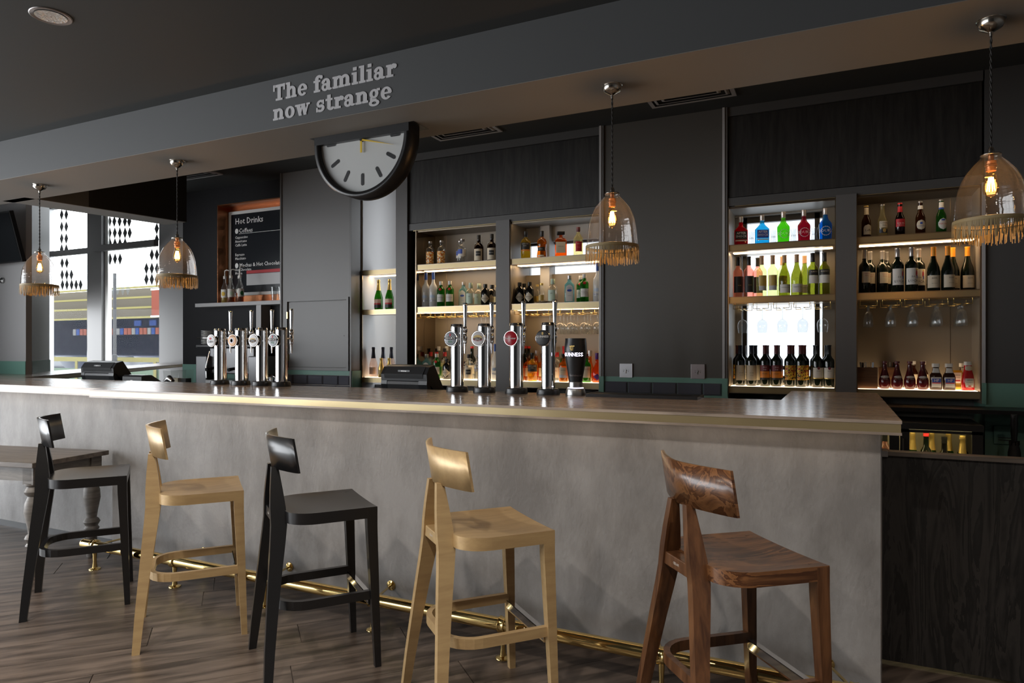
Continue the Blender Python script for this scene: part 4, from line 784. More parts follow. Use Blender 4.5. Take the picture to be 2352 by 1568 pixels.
T_['beer_pale'] = beer('clear pale lager bottle with blue and white label', 'g_pale', 'c_silver', [('cream', .062, .108, 62, 'rect', 0, [('Corona', .096, .017, 'ink'), ('Extra', .078, .012, 'ink')]), ('c_navy', .025, .05, 62, 'rect', 0, []), ('c_gold', .028, .056, 20, 'oval', 0, [])])
T_['beer_red'] = beer('dark lager bottle with red label', 'g_rum', 'c_red', [('l_red', .06, .115, 66, 'rect', 0, [('Estrella', .085, .014, 'ink_white'), ('BARCELONA', .071, .006, 'ink_white')]), ('l_red', .165, .205, 80, 'rect', 0, [])])
T_['beer_white'] = beer('brown wheat beer bottle with round cream label', 'g_brown', 'c_silver', [('cream', .03, .098, 56, 'oval', 0, [('Hoegaarden', .056, .0105, 'l_blue')]), ('l_blue', .068, .082, 14, 'rect', 0, []), ('l_white', .175, .20, 80, 'rect', 0, [])])
T_['beer_green'] = beer('green lager bottle with oval white label', 'g_green', 'c_silver', [('l_white', .022, .10, 54, 'oval', 0, [('PERONI', .06, .0145, 'ink_red')]), ('l_blue', .082, .094, 26, 'oval', 0, []), ('l_white', .175, .212, 80, 'rect', 0, []), ('l_blue', .163, .174, 80, 'rect', 0, [])])
T_['vinegar'] = dict(look='teardrop vinegar bottle', s=Shape([(0, .026), (.006, .032), (.035, .037), (.065, .036), (.105, .025), (.14, .0165), (.17, .0135), (.178, .0135), (.18, .0165), (.196, .0165)]), glass='g_vinegar', parts=[('cap', 'c_maroon', .180, .197, .0006)], lab=[('c_white', .078, .094, 62, 'oval', 0, [("SARSON'S", .086, .0115, 'l_darkred')]), ('g_vinegar', .068, .072, 30, 'rect', 0, [('VINEGAR', .070, .006, 'cream')])], cat='bottle', name='vinegar_bottle')
T_['brown_sauce'] = dict(look='brown sauce bottle with white cap', s=Shape([(0, .034), (.004, .037), (.085, .037), (.105, .033), (.125, .021), (.155, .019), (.157, .0225), (.182, .0225)], .75, 4.), glass='g_sauce', parts=[('cap', 'c_white', .157, .183, .0006)], lab=[('l_grey', .018, .088, 36, 'rect', 0, []), ('l_blue', .052, .078, 28, 'rect', 0, [('HP', .065, .026, 'ink_white')]), ('l_red', .045, .051, 28, 'rect', 0, []), ('l_white', .118, .150, 60, 'rect', 0, [])], cat='bottle', name='sauce_bottle')
T_['mustard'] = dict(look='upturned yellow mustard squeeze bottle', s=Shape([(0, .030), (.003, .032), (.02, .031), (.024, .026), (.05, .036), (.12, .038), (.132, .034), (.135, .03)], .6, 3.), glass='g_mustard', parts=[('cap', 'c_yellow', 0, .022, .001)], lab=[('l_white', .045, .118, 34, 'keystone', 0, [('HEINZ', .10, .0125, 'ink'), ('MUSTARD', .082, .008, 'ink')]), ('l_red', .058, .066, 20, 'rect', 0, [])], cat='bottle', name='sauce_bottle')
T_['ketchup'] = dict(look='red ketchup squeeze bottle with white cap', s=Shape([(0, .034), (.004, .038), (.06, .038), (.10, .033), (.135, .024), (.15, .0225), (.17, .0225), (.171, .0225), (.196, .022)], .7, 3.), glass='g_ketchup', parts=[('cap', 'c_white', .171, .197, .0008)], lab=[('l_white', .022, .082, 38, 'keystone', 0, [('HEINZ', .071, .0125, 'ink'), ('TOMATO', .054, .0105, 'ink'), ('KETCHUP', .042, .007, 'ink')]), ('l_red', .026, .034, 8, 'oval', 0, []), ('cream', .135, .168, 60, 'oval', 0, [])], cat='bottle', name='sauce_bottle')
T_['oil'] = spirit('dark condiment bottle in the rear row', [(0, .027), (.004, .03), (.11, .03), (.13, .022), (.145, .014), (.17, .0135), (.172, .0165), (.195, .0165)], 'g_brown', 'c_white', .172, [('cream', .03, .10, 55, 'rect', 0, [])], name='sauce_bottle')
T_['jar'] = spirit('small clear glass jar with knob lid', [(0, .028), (.004, .032), (.07, .032), (.085, .026), (.09, .027), (.10, .02), (.105, .006), (.115, .009), (.125, .004)], 'clear', 'clear', .089, [], name='glass_jar')
T_['shot'] = dict(look='pair of stacked shot glasses', s=Shape([(0, .0225), (.002, .0235), (.055, .0165), (.056, .017), (.10, .0225)]), glass='wine_glass', parts=[('glass_base', 'wine_glass', .046, .056, .0005)], lab=[], cat='glasses', name='shot_glasses')

ORD = ['first', 'second', 'third', 'fourth', 'fifth', 'sixth', 'seventh', 'eighth', 'ninth', 'tenth', 'eleventh', 'twelfth']
PROTO = {}
def proto(kind, label, loc, rz, group):
    d = T_[kind]; s = d['s']; top = s.r[-1][0]
    t = thing(d.get('name', 'wine_bottle'), label, d['cat'], loc, rz, group); kids = []
    kids.append(obj('glass', s.body(0, top), d['glass'], t))
    for n_, m_, z0, z1, off in d['parts']: kids.append(obj(n_, s.body(z0, min(z1, top), off, 20) if z1 <= top else s.body(z0, top, off, 20), m_, t))
    for m_, z0, z1, ha, kd, c, tx in d['lab']:
        p = obj('label', s.patch(z0, z1, ha, kd, .0007 + .0004 * d['lab'].index((m_, z0, z1, ha, kd, c, tx)), c), m_, t); kids.append(p); sub = []
        for st, zc, size, tm in tx: sub.append(obj('lettering', s.text(st, zc, size, .0016 + .0004 * len(d['lab'])), tm, p))
        KIDS[p.name] = sub
    if d.get('extra') == 'loops':
        for sx in (-1, 1): kids.append(obj('handle', MB().tube([(sx * (.022 + .013 * cos(a)), 0, .178 + .013 * sin(a)) for a in [2 * pi * i / 12 for i in range(12)]], .004, 6, None, True), 'clear', t))
    if d.get('extra') == 'crest':
        m_ = MB(); zc = .068; n = 28
        for a0 in range(n):
            V = []
            for a, rr_ in ((a0, .030), (a0 + 1, .030), (a0 + 1, .0335 + .002 * (a0 % 2)), (a0, .0335 + .002 * (a0 % 2))):
                x, z = rr_ * cos(2 * pi * a / n), zc + rr_ * sin(2 * pi * a / n); V.append((x, -s.rx(z) * s.kyz(z) * (max(.05, 1 - abs(x / s.rx(z)) ** s.sq(z))) ** (1 / s.sq(z)) - .001, z))
            m_.add(V, [(0, 1, 2, 3)])
        p = obj('crest', m_, 'l_grey', t); kids.append(p); KIDS[p.name] = [obj('lettering', s.text('SOURZ', zc, .030, .002), 'ink_white', p)]
    KIDS[t.name] = kids; PROTO[kind] = t; return t
PLACE = {'Ct': (2.166, 'top shelf above the till'), 'Cm': (1.766, 'middle shelf above the till'), 'Cb': (1.083, 'bottom shelf behind the till'), 'Dt': (2.166, 'top shelf above the pint font'), 'Dm': (1.766, 'middle shelf above the pint font'), 'Db': (1.083, 'bottom shelf behind the pint font'),
         'Bt': (1.766, 'narrow blue niche, upper shelf'), 'Bb': (1.083, 'narrow blue niche, bottom shelf'), 'Et': (2.166, 'top shelf, bright niche'), 'Em': (1.766, 'middle shelf, bright niche'), 'Eb': (1.083, 'bottom shelf, bright niche'),
         'Ft': (2.166, 'top shelf, rightmost niche'), 'Fm': (1.766, 'middle shelf, rightmost niche'), 'Fb': (1.083, 'bottom shelf, rightmost niche')}
rb = random.Random(11)
for row, lst in ROWS.items():
    z, where = PLACE[row]; cnt = {}
    tot = {}
    for k, x, y in lst: tot[k] = tot.get(k, 0) + 1
    for k, x, y in lst:
        cnt[k] = cnt.get(k, 0) + 1
        lab = T_[k]['look'] + (f", {ORD[cnt[k] - 1]} from left" if tot[k] > 1 else '') + ', ' + where
        rz = R(14) + rb.uniform(-.2, .2); grp = 'bottles on the ' + where if T_[k]['cat'] == 'bottle' else 'shot glass stacks on the ' + where
        if k in PROTO: dup(PROTO[k], (x, y, z), rz, lab, grp)
        else: proto(k, lab, (x, y, z), rz, grp)

# ------------------------------------------------------------------ hanging glasses and their racks
def rack(x, z, where, lab):
    t = thing('glass_rack', lab, 'rack', (x, 5.47, z), 0, 'brass glass racks ' + where)
    obj('plate', bx(-.056, .056, 0, .03, -.003, 0), 'brass_wire', t)
    for s in (-1, 1): obj('rail', MB().tube([(s * .054, .01, -.002), (s * .054, .01, -.040), (s * .013, .01, -.040), (s * .013, .27, -.040), (s * .054, .27, -.040), (s * .054, .27, -.002)], .0026, 6), 'brass_wire', t)
WGM = {}
def hang(kind, x, y, z, lab, grp):
    t = thing('stem_glass', lab, 'glass', (x, y, z - .037), 0, grp)
    if kind == 'wine': P = dict(foot=[(.034, 0), (.033, -.002), (.006, -.004)], stem=[(.006, -.003), (.0035, -.012), (.0035, -.075), (.006, -.083)], bowl=[(.004, -.08), (.018, -.086), (.031, -.098), (.038, -.118), (.0385, -.135), (.035, -.165), (.031, -.185)])
    elif kind == 'big': P = dict(foot=[(.035, 0), (.034, -.002), (.006, -.004)], stem=[(.006, -.003), (.0038, -.012), (.0038, -.075), (.006, -.083)], bowl=[(.004, -.08), (.022, -.086), (.037, -.10), (.043, -.12), (.042, -.14), (.036, -.17), (.033, -.18)])
    else: P = dict(foot=[(.036, 0), (.035, -.002), (.012, -.004)], stem=[(.012, -.003), (.009, -.010), (.009, -.036), (.012, -.042)], bowl=[(.010, -.04), (.020, -.050), (.026, -.07), (.0315, -.10), (.033, -.125), (.032, -.145), (.030, -.152)])
    for k, p in P.items():
        key = kind + k
        if key not in WGM: WGM[key] = MB().lathe(p, 20, k != 'bowl').mesh(k); WGM[key].materials.append(MATS['wine_glass'])
        obj(k, WGM[key], None, t)
zr = SH[1] - .052
for i, (x, y) in enumerate(HANG_E):
    rack(x, zr, 'in the window niche', f'brass wire glass rack, {ORD[i]} from left in bright window niche'); hang('wine', x, y, zr, f'upturned wine glass, {ORD[i]} from left in the bright window niche', 'glasses hung in the window niche')
seen = {}
for x, y in HANG_F:
    if x not in seen: seen[x] = len(seen); rack(x, zr, 'in the rightmost niche', f'brass wire glass rack, {ORD[seen[x]]} from left in rightmost niche')
    d_ = {5.53: 'front', 5.605: 'middle', 5.68: 'rear'}[y]
    hang('tulip', x, y, zr, f'upturned tulip glass, {d_} of the {ORD[seen[x]]} cluster in rightmost niche', 'tulip glasses hung in the rightmost niche')
for nm, H_, x0, x1, wl_ in (('D', HANG_D, -2.60, -1.83, 'above pint font'), ('C', HANG_C, -3.59, -2.78, 'above black till')):
    for i in range(7): rack(x0 + .055 + (x1 - x0 - .11) * i / 6, zr, wl_, f'brass wire glass rack, {ORD[i]} from left in the niche {wl_}')
    seen = {}
    for x, y in H_:
        if x not in seen: seen[x] = [len(seen), 0]
        seen[x][1] += 1
        hang('big', x, y, zr, f"upturned wine glass, {ORD[seen[x][1] - 1]} deep in cluster {ORD[seen[x][0]]} from left, {wl_}", 'wine glasses hung ' + wl_)
# ------------------------------------------------------------------ beer fonts
mat('c_green', (.02, .2, .06), .4); mat('badge_grey', (.22, .25, .28), .2); mat('badge_white', (.55, .55, .56), .2); mat('badge_red', (.35, .01, .02), .15); mat('badge_orange', (.62, .26, .03), .2)
FM = {}
def font(x, lab, badge, rows, rz=0):
    t = thing('beer_font', lab, 'beer tap', (x, 3.68, 1.1), 0, 'chrome beer fonts on the bar')
    def P(n, key, f, m, par=t):
        if key not in FM: FM[key] = f().mesh(n); FM[key].materials.append(MATS[m])
        return obj(n, FM[key], None, par)
    P('base', 'base', lambda: MB().lathe([(.068, 0), (.069, .004), (.064, .03), (.058, .034)], 32), 'plastic')
    tw = P('tower', 'tower', lambda: MB().lathe([(.0405, .033), (.0405, .400), (.042, .401), (.042, .404), (.0405, .405), (.0405, .413), (.037, .419)], 36), 'chrome')
    P('rear_fin', 'fin', lambda: rbox(-.009, .009, .03, .055, .035, .40, .004), 'chrome', tw)
    P('badge_neck', 'neck', lambda: MB().lathe([(.020, 0), (.020, .022), (.034, .030), (.036, .04)], 20, True, Matrix.Translation((0, -.03, .327)) @ Matrix.Rotation(pi / 2, 4, 'X')), 'plastic')
    P('badge_rim', 'rim', lambda: MB().lathe([(.044, 0), (.0475, .004), (.0475, .009), (.044, .011)], 32, True, Matrix.Translation((0, -.068, .327)) @ Matrix.Rotation(pi / 2, 4, 'X')), 'chrome')
    f = obj('badge_face', MB().lathe([(.0435, 0), (.040, .004), (.02, .0065), (.0005, .007)], 32, False, Matrix.Translation((0, -.0785, .327)) @ Matrix.Rotation(pi / 2, 4, 'X')), badge, t)
    for s, dz, sz, m, kind in rows:
        if kind == 'text': flat_text('lettering', s, m, f, 0, -.0862, .327 + dz, sz, 'CENTER', .01)
        else: obj('emblem', MB().add([(kind[0] * cos(a), -.0858, .327 + dz + kind[1] * sin(a)) for a in [2 * pi * i / 16 for i in range(16)]], [tuple(range(16))]), m, f)
    tp = P('tap_shank', 'shank', lambda: MB().lathe([(.009, 0), (.011, .02), (.008, .03), (.008, .055)], 14, True, Matrix.Translation((0, .035, .340)) @ Matrix.Rotation(-pi / 2, 4, 'X')), 'chrome')
    P('tap_body', 'tap', lambda: MB().lathe([(.004, .235), (.007, .27), (.009, .300), (.013, .305), (.013, .325), (.015, .33), (.015, .352), (.012, .357), (.012, .372), (.016, .378), (.016, .40), (.011, .408)], 16, True, Matrix.Translation((0, .10, 0))), 'chrome', tp)
    P('tap_collar', 'collar', lambda: MB().lathe([(.0135, .383), (.0135, .391)], 16, True, Matrix.Translation((0, .10, 0))), 'black', tp)
    P('tap_handle', 'handle', lambda: MB().loft([[(w * cos(a), .10 + d * sin(a), z) for a in [2 * pi * (q + .5) / 12 for q in range(12)]] for z, w, d in ((.405, .009, .009), (.42, .0095, .009), (.48, .013, .0105), (.54, .0165, .0115), (.5545, .0168, .0115), (.557, .015, .010))], True, True), 'chrome', tp)
EM = lambda rx, ry: (rx, ry)
font(FONT_L[0][0], 'chrome beer font with white cursive cider badge, first from left', 'badge_white', [('', .016, 0, 'l_red', EM(.012, .008)), ('Cidre', -.006, .026, 'ink', 'text')])
font(FONT_L[1][0], 'chrome beer font with orange badge, second from left', 'badge_orange', [('', 0, 0, 'badge_white', EM(.020, .020)), ('', 0, 0, 'l_darkred', EM(.012, .013)), ('BODDINGTONS', .030, .008, 'ink', 'text')])
font(FONT_L[2][0], 'chrome beer font with white and red badge by the coffee machine', 'badge_white', [('', 0, 0, 'l_gold', EM(.030, .018)), ('', -.004, 0, 'l_red', EM(.030, .012)), ('STELLA', 0, .013, 'ink_white', 'text'), ('ARTOIS', -.010, .012, 'ink_white', 'text')])
font(FONT_L[3][0], 'chrome beer font with grey badge in front of the hatch', 'badge_grey', [('', .004, 0, 'ink', EM(.0425, .012)), ('', .024, 0, 'l_red', EM(.006, .009)), ("BECK'S", .004, .022, 'ink_white', 'text'), ('VIER', -.018, .016, 'c_green', 'text')])
font(FONT_R[0], 'chrome beer font with grey badge next to the black till', 'badge_grey', [('', .004, 0, 'ink', EM(.0425, .012)), ('', .024, 0, 'l_red', EM(.006, .009)), ("BECK'S", .004, .022, 'ink_white', 'text'), ('VIER', -.018, .016, 'c_green', 'text')])
font(FONT_R[1], 'chrome beer font with white and red badge before the middle post', 'badge_white', [('', .004, 0, 'l_gold', EM(.030, .018)), ('', -.004, 0, 'l_red', EM(.030, .012)), ('STELLA', 0, .013, 'ink_white', 'text'), ('ARTOIS', -.010, .012, 'ink_white', 'text')])
font(FONT_R[2], 'chrome beer font with plain red badge', 'badge_red', [('Budweiser', 0, .017, 'ink_white', 'text')])
font(FONT_R[3], 'chrome beer font with black badge beside the pint-shaped font', 'black', [('', .027, 0, 'l_gold', EM(.006, .009)), ('GUINNESS', .008, .0165, 'ink_white', 'text')])
# pint-shaped font
t = thing('stout_font', 'black pint-glass shaped font with lit white lettering', 'beer tap', (STOUT_X, 3.69, 1.1))
obj('base', MB().lathe([(.058, 0), (.059, .006), (.052, .036), (.046, .040)], 32), 'steel', t)
obj('light_ring', MB().lathe([(.046, .040), (.046, .043), (.04, .045)], 32), 'lit_white', t)
obj('collar', MB().lathe([(.040, .045), (.040, .075), (.038, .077)], 32), 'steel', t)
PR = [(.038, .077), (.043, .11), (.050, .15), (.057, .19), (.0625, .23), (.0645, .26), (.063, .285), (.060, .31), (.0595, .325)]
gb = obj('pint_body', MB().lathe(PR, 36), 'plastic', t)
obj('trim', MB().loft([[(r * cos(a) * 1.01 + d * 0, r * sin(a) * 1.01, z) for a in (R(8), R(16))] for r, z in PR for d in (0,)], False, True, False), 'chrome', t)
SP = Shape([(z, r) for r, z in PR])
obj('lettering', SP.text('GUINNESS', .232, .030, .0015, .012, .80), 'lit_white', t)
hp_ = MB()
for i in range(7): a0 = R(100 + i * 22); hp_.add([(.004 + .015 * cos(a), -SP.rx(.268) - .0015, .270 + .016 * sin(a)) for a in (a0, a0 + R(14))] + [(.004 + .009 * cos(a), -SP.rx(.268) - .0015, .270 + .010 * sin(a)) for a in (a0 + R(14), a0)], [(0, 1, 2, 3)])
hp_.add([(-.014, -.0655, .282), (.017, -.0655, .284), (.017, -.0655, .278), (-.012, -.0655, .277)], [(0, 3, 2, 1)])
for i in range(4): hp_.add([(-.006 + i * .005, -.0655, .28), (-.0048 + i * .005, -.0655, .28), (.0005 + i * .0025, -.0655, .256), (-.0005 + i * .0025, -.0655, .256)], [(0, 3, 2, 1)])
obj('emblem', hp_, 'c_gold', t)
obj('signature', SP.text('A Guinness', .115, .018, .0015), 'c_silver', t)
# drip tray
t = thing('drip_tray', 'long black ribbed drip tray lying on the bar', 'tray', (0, 0, 1.1))
obj('pan', MB().box(-1.270, -.66, 3.60, 3.79, 0, .006).box(-1.270, -.66, 3.60, 3.604, .006, .016).box(-1.270, -.66, 3.786, 3.79, .006, .016).box(-1.270, -1.266, 3.604, 3.786, .006, .016).box(-.664, -.66, 3.604, 3.786, .006, .016), 'black', t)
mb = MB()
for i in range(60): mb.box(-1.264 + i * .01, -1.259 + i * .01, 3.604, 3.786, .006, .013)
obj('ribs', mb, 'black', t)

# ------------------------------------------------------------------ tills seen from behind
def till(x, y, rz, lab, w):
    t = thing('till', lab, 'till', (x, y, .955), R(rz))
    # side profile (y forward = towards the bar front, z): a raked screen head on a foot
    def ext(poly, x0, x1): return MB().prism([(b, c) for b, c in poly], x0, x1, Matrix(((0, 0, 1, 0), (1, 0, 0, 0), (0, 1, 0, 0), (0, 0, 0, 1))))
    head = [(.00, .285), (-.035, .262), (-.052, .205), (-.040, .175), (.06, .06), (.10, .045), (.15, .07)]
    head = [(.02, .30), (-.04, .285), (-.075, .235), (-.07, .19), (.16, .02), (.19, .05)]
    obj('screen_head', ext(head[::-1], -w / 2, w / 2), 'plastic', t)
    obj('rear_cover', ext([(-.030, .281), (-.066, .236), (-.064, .205), (-.072, .205), (-.080, .238), (-.040, .288)], -w / 2 + .03, w / 2 - .03), 'charcoal', t)
    lg = obj('badge', bx(-.05, .05, -.0815, -.0735, .228, .240), 'plastic', t); lg.location = (0, .012, .024)
    flat_text('lettering', 'micros', 'c_silver', lg, 0, -.083, .234, .016)
    ft = obj('foot', ext([(-.068, .185), (-.072, .165), (-.02, 0), (.16, 0), (.17, .02), (-.05, .185)], -w / 2 + .05, w / 2 - .07), 'charcoal', t)
    obj('shoulder', ext([(-.071, .19), (-.074, .165), (-.05, .09), (-.03, .09), (-.04, .185)], -w / 2, -w / 2 + .05), 'plastic', t)
    obj('shoulder', ext([(-.071, .19), (-.074, .165), (-.03, .02), (.02, .0), (-.04, .185)], w / 2 - .07, w / 2), 'plastic', t)
    obj('screen', ext([(.022, .30), (.192, .05), (.194, .052), (.024, .302)][::-1], -w / 2 + .02, w / 2 - .02), 'screen', t)
    vt = MB()
    for i in range(10): vt.box(w / 2, w / 2 + .001, .03 + i * .009, .034 + i * .009, .10 - i * .006, .13 - i * .006)
    obj('vent_slots', vt, 'black', t)
    return t
till(-2.722, 4.02, -2, 'black touch-screen till seen from behind, beside the beer fonts', .39)
till(-6.22, 4.13, 0, 'silvery-lit touch-screen till seen from behind, near the patterned window', .47)
t = thing('card_printer', 'low grey receipt printer beside the far till', 'printer', (-5.79, 4.10, .955))
obj('body', MB().prism([(.0, 0), (.22, 0), (.22, .10), (.10, .175), (.02, .175), (0, .16)], -.13, .13, Matrix(((0, 0, 1, 0), (1, 0, 0, 0), (0, 1, 0, 0), (0, 0, 0, 1)))), 'charcoal', t)
obj('sticker', bx(-.02, .01, -.001, 0, .12, .13), 'white', t)
t = thing('scoop', 'rounded steel scoop handle among the underbar clutter', 'scoop', (-5.30, 4.10, .955))
obj('cup', MB().tube([(-.05, 0, .06), (-.03, 0, .13), (.01, 0, .155), (.05, 0, .13)], [.02, .028, .028, .018], 12), 'steel', t); obj('stand', MB().lathe([(.05, 0), (.05, .01), (.02, .06)], 16), 'black', t)
for i, (x, m_, h) in enumerate([(-5.62, 'clear', .15), (-5.5, 'clear', .16), (-5.40, 'clear', .16)]):
    t = thing('storage_tub', ['clear plastic tub of straws behind the bar, nearest the printer', 'clear plastic tub of napkins behind the bar, middle of three', 'clear plastic tub behind the bar, nearest the taps'][i], 'tub', ((-6.56, -6.44, -6.32)[i], 5.10, .985), 0, 'plastic tubs on the back counter')
    obj('tub', MB().loft([[(sx * w, sy * w, z) for sx, sy in ((-1, -1), (1, -1), (1, 1), (-1, 1))] for z, w in ((0, .045), (h, .055))], True, False), m_, t); obj('contents', bx(-.035, .035, -.035, .035, .004, .07), ['l_grey', 'cream', 'black'][i], t)

# ------------------------------------------------------------------ coffee corner
cm = thing('coffee_machine', 'chrome and black espresso machine behind the left taps', 'coffee machine', (-5.74, 5.12, .985))
obj('side_panel', rbox(-.46, -.30, .0, .28, .0, .31, .01), 'steel_dark', cm); obj('side_panel', rbox(.30, .46, .0, .28, 0, .31, .01), 'steel_dark', cm)
obj('body', rbox(-.32, .32, .06, .28, .12, .40, .012), 'steel_dark', cm); obj('drip_base', rbox(-.32, .32, .0, .28, 0, .06, .008), 'steel', cm)
obj('cup_rail', MB().tube([(-.45, .01, .50), (.45, .01, .50), (.45, .27, .50), (-.45, .27, .50)], .006, 6, None, True), 'chrome', cm)
obj('top_tray', rbox(-.46, .46, .0, .28, .40, .43, .006), 'black', cm)
for x in (-.16, .16):
    g_ = obj('group_head', MB().lathe([(.035, .12), (.04, .15), (.04, .2)], 16, True, Matrix.Translation((x, .03, .05))), 'chrome', cm)
    obj('portafilter_handle', MB().tube([(x, .0, .19), (x, -.12, .17)], [.014, .018], 10), 'black', g_)
obj('steam_wand', MB().tube([(-.27, .02, .36), (-.28, -.02, .2), (-.26, -.03, .08)], .006, 8), 'chrome', cm)
obj('grinder_hopper', MB().lathe([(.05, .43), (.05, .60), (.048, .61)], 20, True, Matrix.Translation((.12, .2, 0))), 'black', cm)
CUP = MB().lathe([(.022, 0), (.030, .01), (.040, .05), (.041, .055), (.036, .054), (.026, .012)], 18, False).mesh('cup'); CUP.materials.append(MATS['white'])
SAU = MB().lathe([(.03, 0), (.06, .010), (.062, .013), (.03, .006), (.001, .005)], 20, False).mesh('saucer'); SAU.materials.append(MATS['white'])
def pile(x, y, z, me, n, dz, name, cat, lab, grp):
    for i in range(n):
        o = obj(name, me, None, None, (x, y, z + i * dz)); tag(o, lab % (ORD[i] if i else 'bottom'), cat, grp)
pile(-6.12, 5.2, 1.418, SAU, 9, .0165, 'saucer', 'saucer', 'white saucer, %s up in the stack on the coffee machine end', 'stacked saucers')
pile(-5.98, 5.28, 1.418, CUP, 3, .03, 'cup', 'cup', 'white cup, %s up in the stack by the saucers', 'stacked cups by the saucers')
pile(-5.62, 5.2, 1.418, SAU, 6, .0165, 'saucer', 'saucer', 'dark-shaded saucer, %s up in the stack between the taps', 'stacked saucers between the taps')
pile(-5.48, 5.25, 1.418, CUP, 3, .03, 'cup', 'cup', 'white cup, %s up in the stack near the hatch', 'stacked cups near the hatch')
t = thing('milk_jug', 'steel milk jug on the back counter by the hatch', 'jug', (-5.17, 5.15, .985)); obj('body', MB().lathe([(.045, 0), (.047, .01), (.04, .09), (.036, .12), (.04, .13)], 20), 'chrome', t); obj('handle', MB().tube([(.04, 0, .11), (.075, 0, .10), (.072, 0, .05), (.043, 0, .03)], .005, 6), 'chrome', t)

# menu shelf, copper frame and board
ms = thing('menu_shelf', 'grey shelf board under the hot drinks menu', 'shelf', (0, 0, 0))
obj('board', bx(-6.62, -5.30, 5.46, 5.62, 1.845, 1.885), 'paint_light', ms); obj('divider', bx(-5.70, -5.63, 5.48, 5.62, .985, 1.845), 'paint_light', ms)
cf = thing('copper_surround', 'hammered copper lining around the hot drinks menu', 'frame')
obj('side_lining', bx(-6.445, -6.435, 5.615, 5.79, 1.885, 3.02), 'copper', cf); obj('head_lining', bx(-6.445, -5.28, 5.615, 5.79, 3.01, 3.022), 'copper', cf); obj('back_lining', bx(-6.44, -5.28, 5.785, 5.79, 1.885, 3.02), 'copper', cf)
mn = thing('menu_board', 'black framed hot drinks price board with white lettering', 'menu board', (-6.43, 5.775, 0))
obj('frame', MB().box(0, 1.14, -.012, 0, 2.93, 2.965).box(0, 1.14, -.012, 0, 1.985, 2.02).box(0, .04, -.012, 0, 2.02, 2.93), 'white', mn)
mat('menu_black', (.018, .02, .024), .16); bd = obj('board', bx(.04, 1.14, -.006, 0, 2.02, 2.93), 'menu_black', mn)
obj('band', bx(.28, 1.14, -.007, -.006, 2.235, 2.27), 'l_red', mn); obj('footer', bx(.28, 1.14, -.007, -.006, 2.10, 2.23), 'l_grey', mn)
L_ = MB()
for s, x, z, sz in [('Hot Drinks', .10, 2.845, .095), ('Coffees', .16, 2.735, .07), ('Cappuccino', .10, 2.66, .042), ('Americano', .10, 2.615, .042), ('Caffè Latte', .10, 2.57, .042), ('Espresso', .10, 2.46, .042), ('Macchiato', .10, 2.415, .042), ('Mochas & Hot Chocolate', .17, 2.335, .062), ('Hot Chocolate', .10, 2.285, .042), ('Mocha', .10, 2.245, .042)]: txt(L_, s, x, -.0075, z, sz, 'LEFT', .01)
for s, z in [('£2.85', 2.685), ('£2.45', 2.64), ('£2.80', 2.595), ('£2.00', 2.485), ('£2.05', 2.44), ('£3.20', 2.33), ('£3.20', 2.285)]: txt(L_, s, .93, -.0075, z, .046, 'CENTER', .015)
L_.box(.16, 1.14, -.0075, -.0065, 2.70, 2.704)
for z in (2.735, 2.335): L_.add([(.125 + .026 * cos(a), -.0075, z + .03 * sin(a)) for a in [2 * pi * i / 20 for i in range(20)]], [tuple(range(20))])
for z in (2.765, 2.535): L_.add([(.90, -.0075, z + .02), (.915, -.0075, z - .015), (.955, -.0075, z - .015), (.97, -.0075, z + .02)], [(0, 1, 2, 3)])
obj('lettering', L_, 'ink_white', bd)
sy = [(-6.227, 'g_mustard'), (-6.105, 'g_amber'), (-6.045, 'g_brown'), (-5.972, 'g_amber')]
for i, (x, m_) in enumerate(sy):
    S_ = Shape([(0, .036), (.004, .040), (.15, .040), (.18, .033), (.225, .016), (.28, .0145)])
    t = thing('syrup_bottle', f'clear pump syrup bottle, {ORD[i]} from left on the menu shelf', 'bottle', (x, (5.53, 5.505, 5.567, 5.51)[i], 1.885), R([20, 60, -30, 80][i]), 'pump syrup bottles')
    obj('glass', S_.body(0, .28), 'clear', t); obj('syrup', S_.body(.003, [.06, .09, .07, .10][i], -.002), m_, t); obj('label', S_.patch(.06, .15, 70), 'l_white', t); obj('label', S_.patch(.075, .125, 30, 'oval', .0012), ['l_yellow', 'l_green', 'l_darkred', 'c_green'][i], t)
    p_ = obj('pump_collar', MB().lathe([(.018, .27), (.018, .30), (.008, .305), (.005, .335)], 16), 'c_white', t); hd = .0 if i < 3 else .03
    obj('pump_spout', MB().tube([(0, 0, .33), (0, 0, .36 + hd), (.02, 0, .372 + hd), (.055, 0, .362 + hd)], [.005, .007, .008, .004], 8), 'c_white', p_)
for i, x in enumerate((-5.49, -5.39)):
    t = thing('latte_glass', ['tall handled latte glass on the menu shelf', 'tall handled latte glass on the menu shelf, half hidden by the pier'][i], 'glass', (x, 5.53, 1.885), 0, 'latte glasses on the menu shelf')
    obj('cup', MB().lathe([(.024, 0), (.026, .01), (.038, .15), (.036, .15), (.024, .014)], 20, False), 'wine_glass', t); obj('handle', MB().tube([(.033, 0, .11), (.058, 0, .10), (.055, 0, .05), (.028, 0, .035)], .005, 6), 'wine_glass', t)

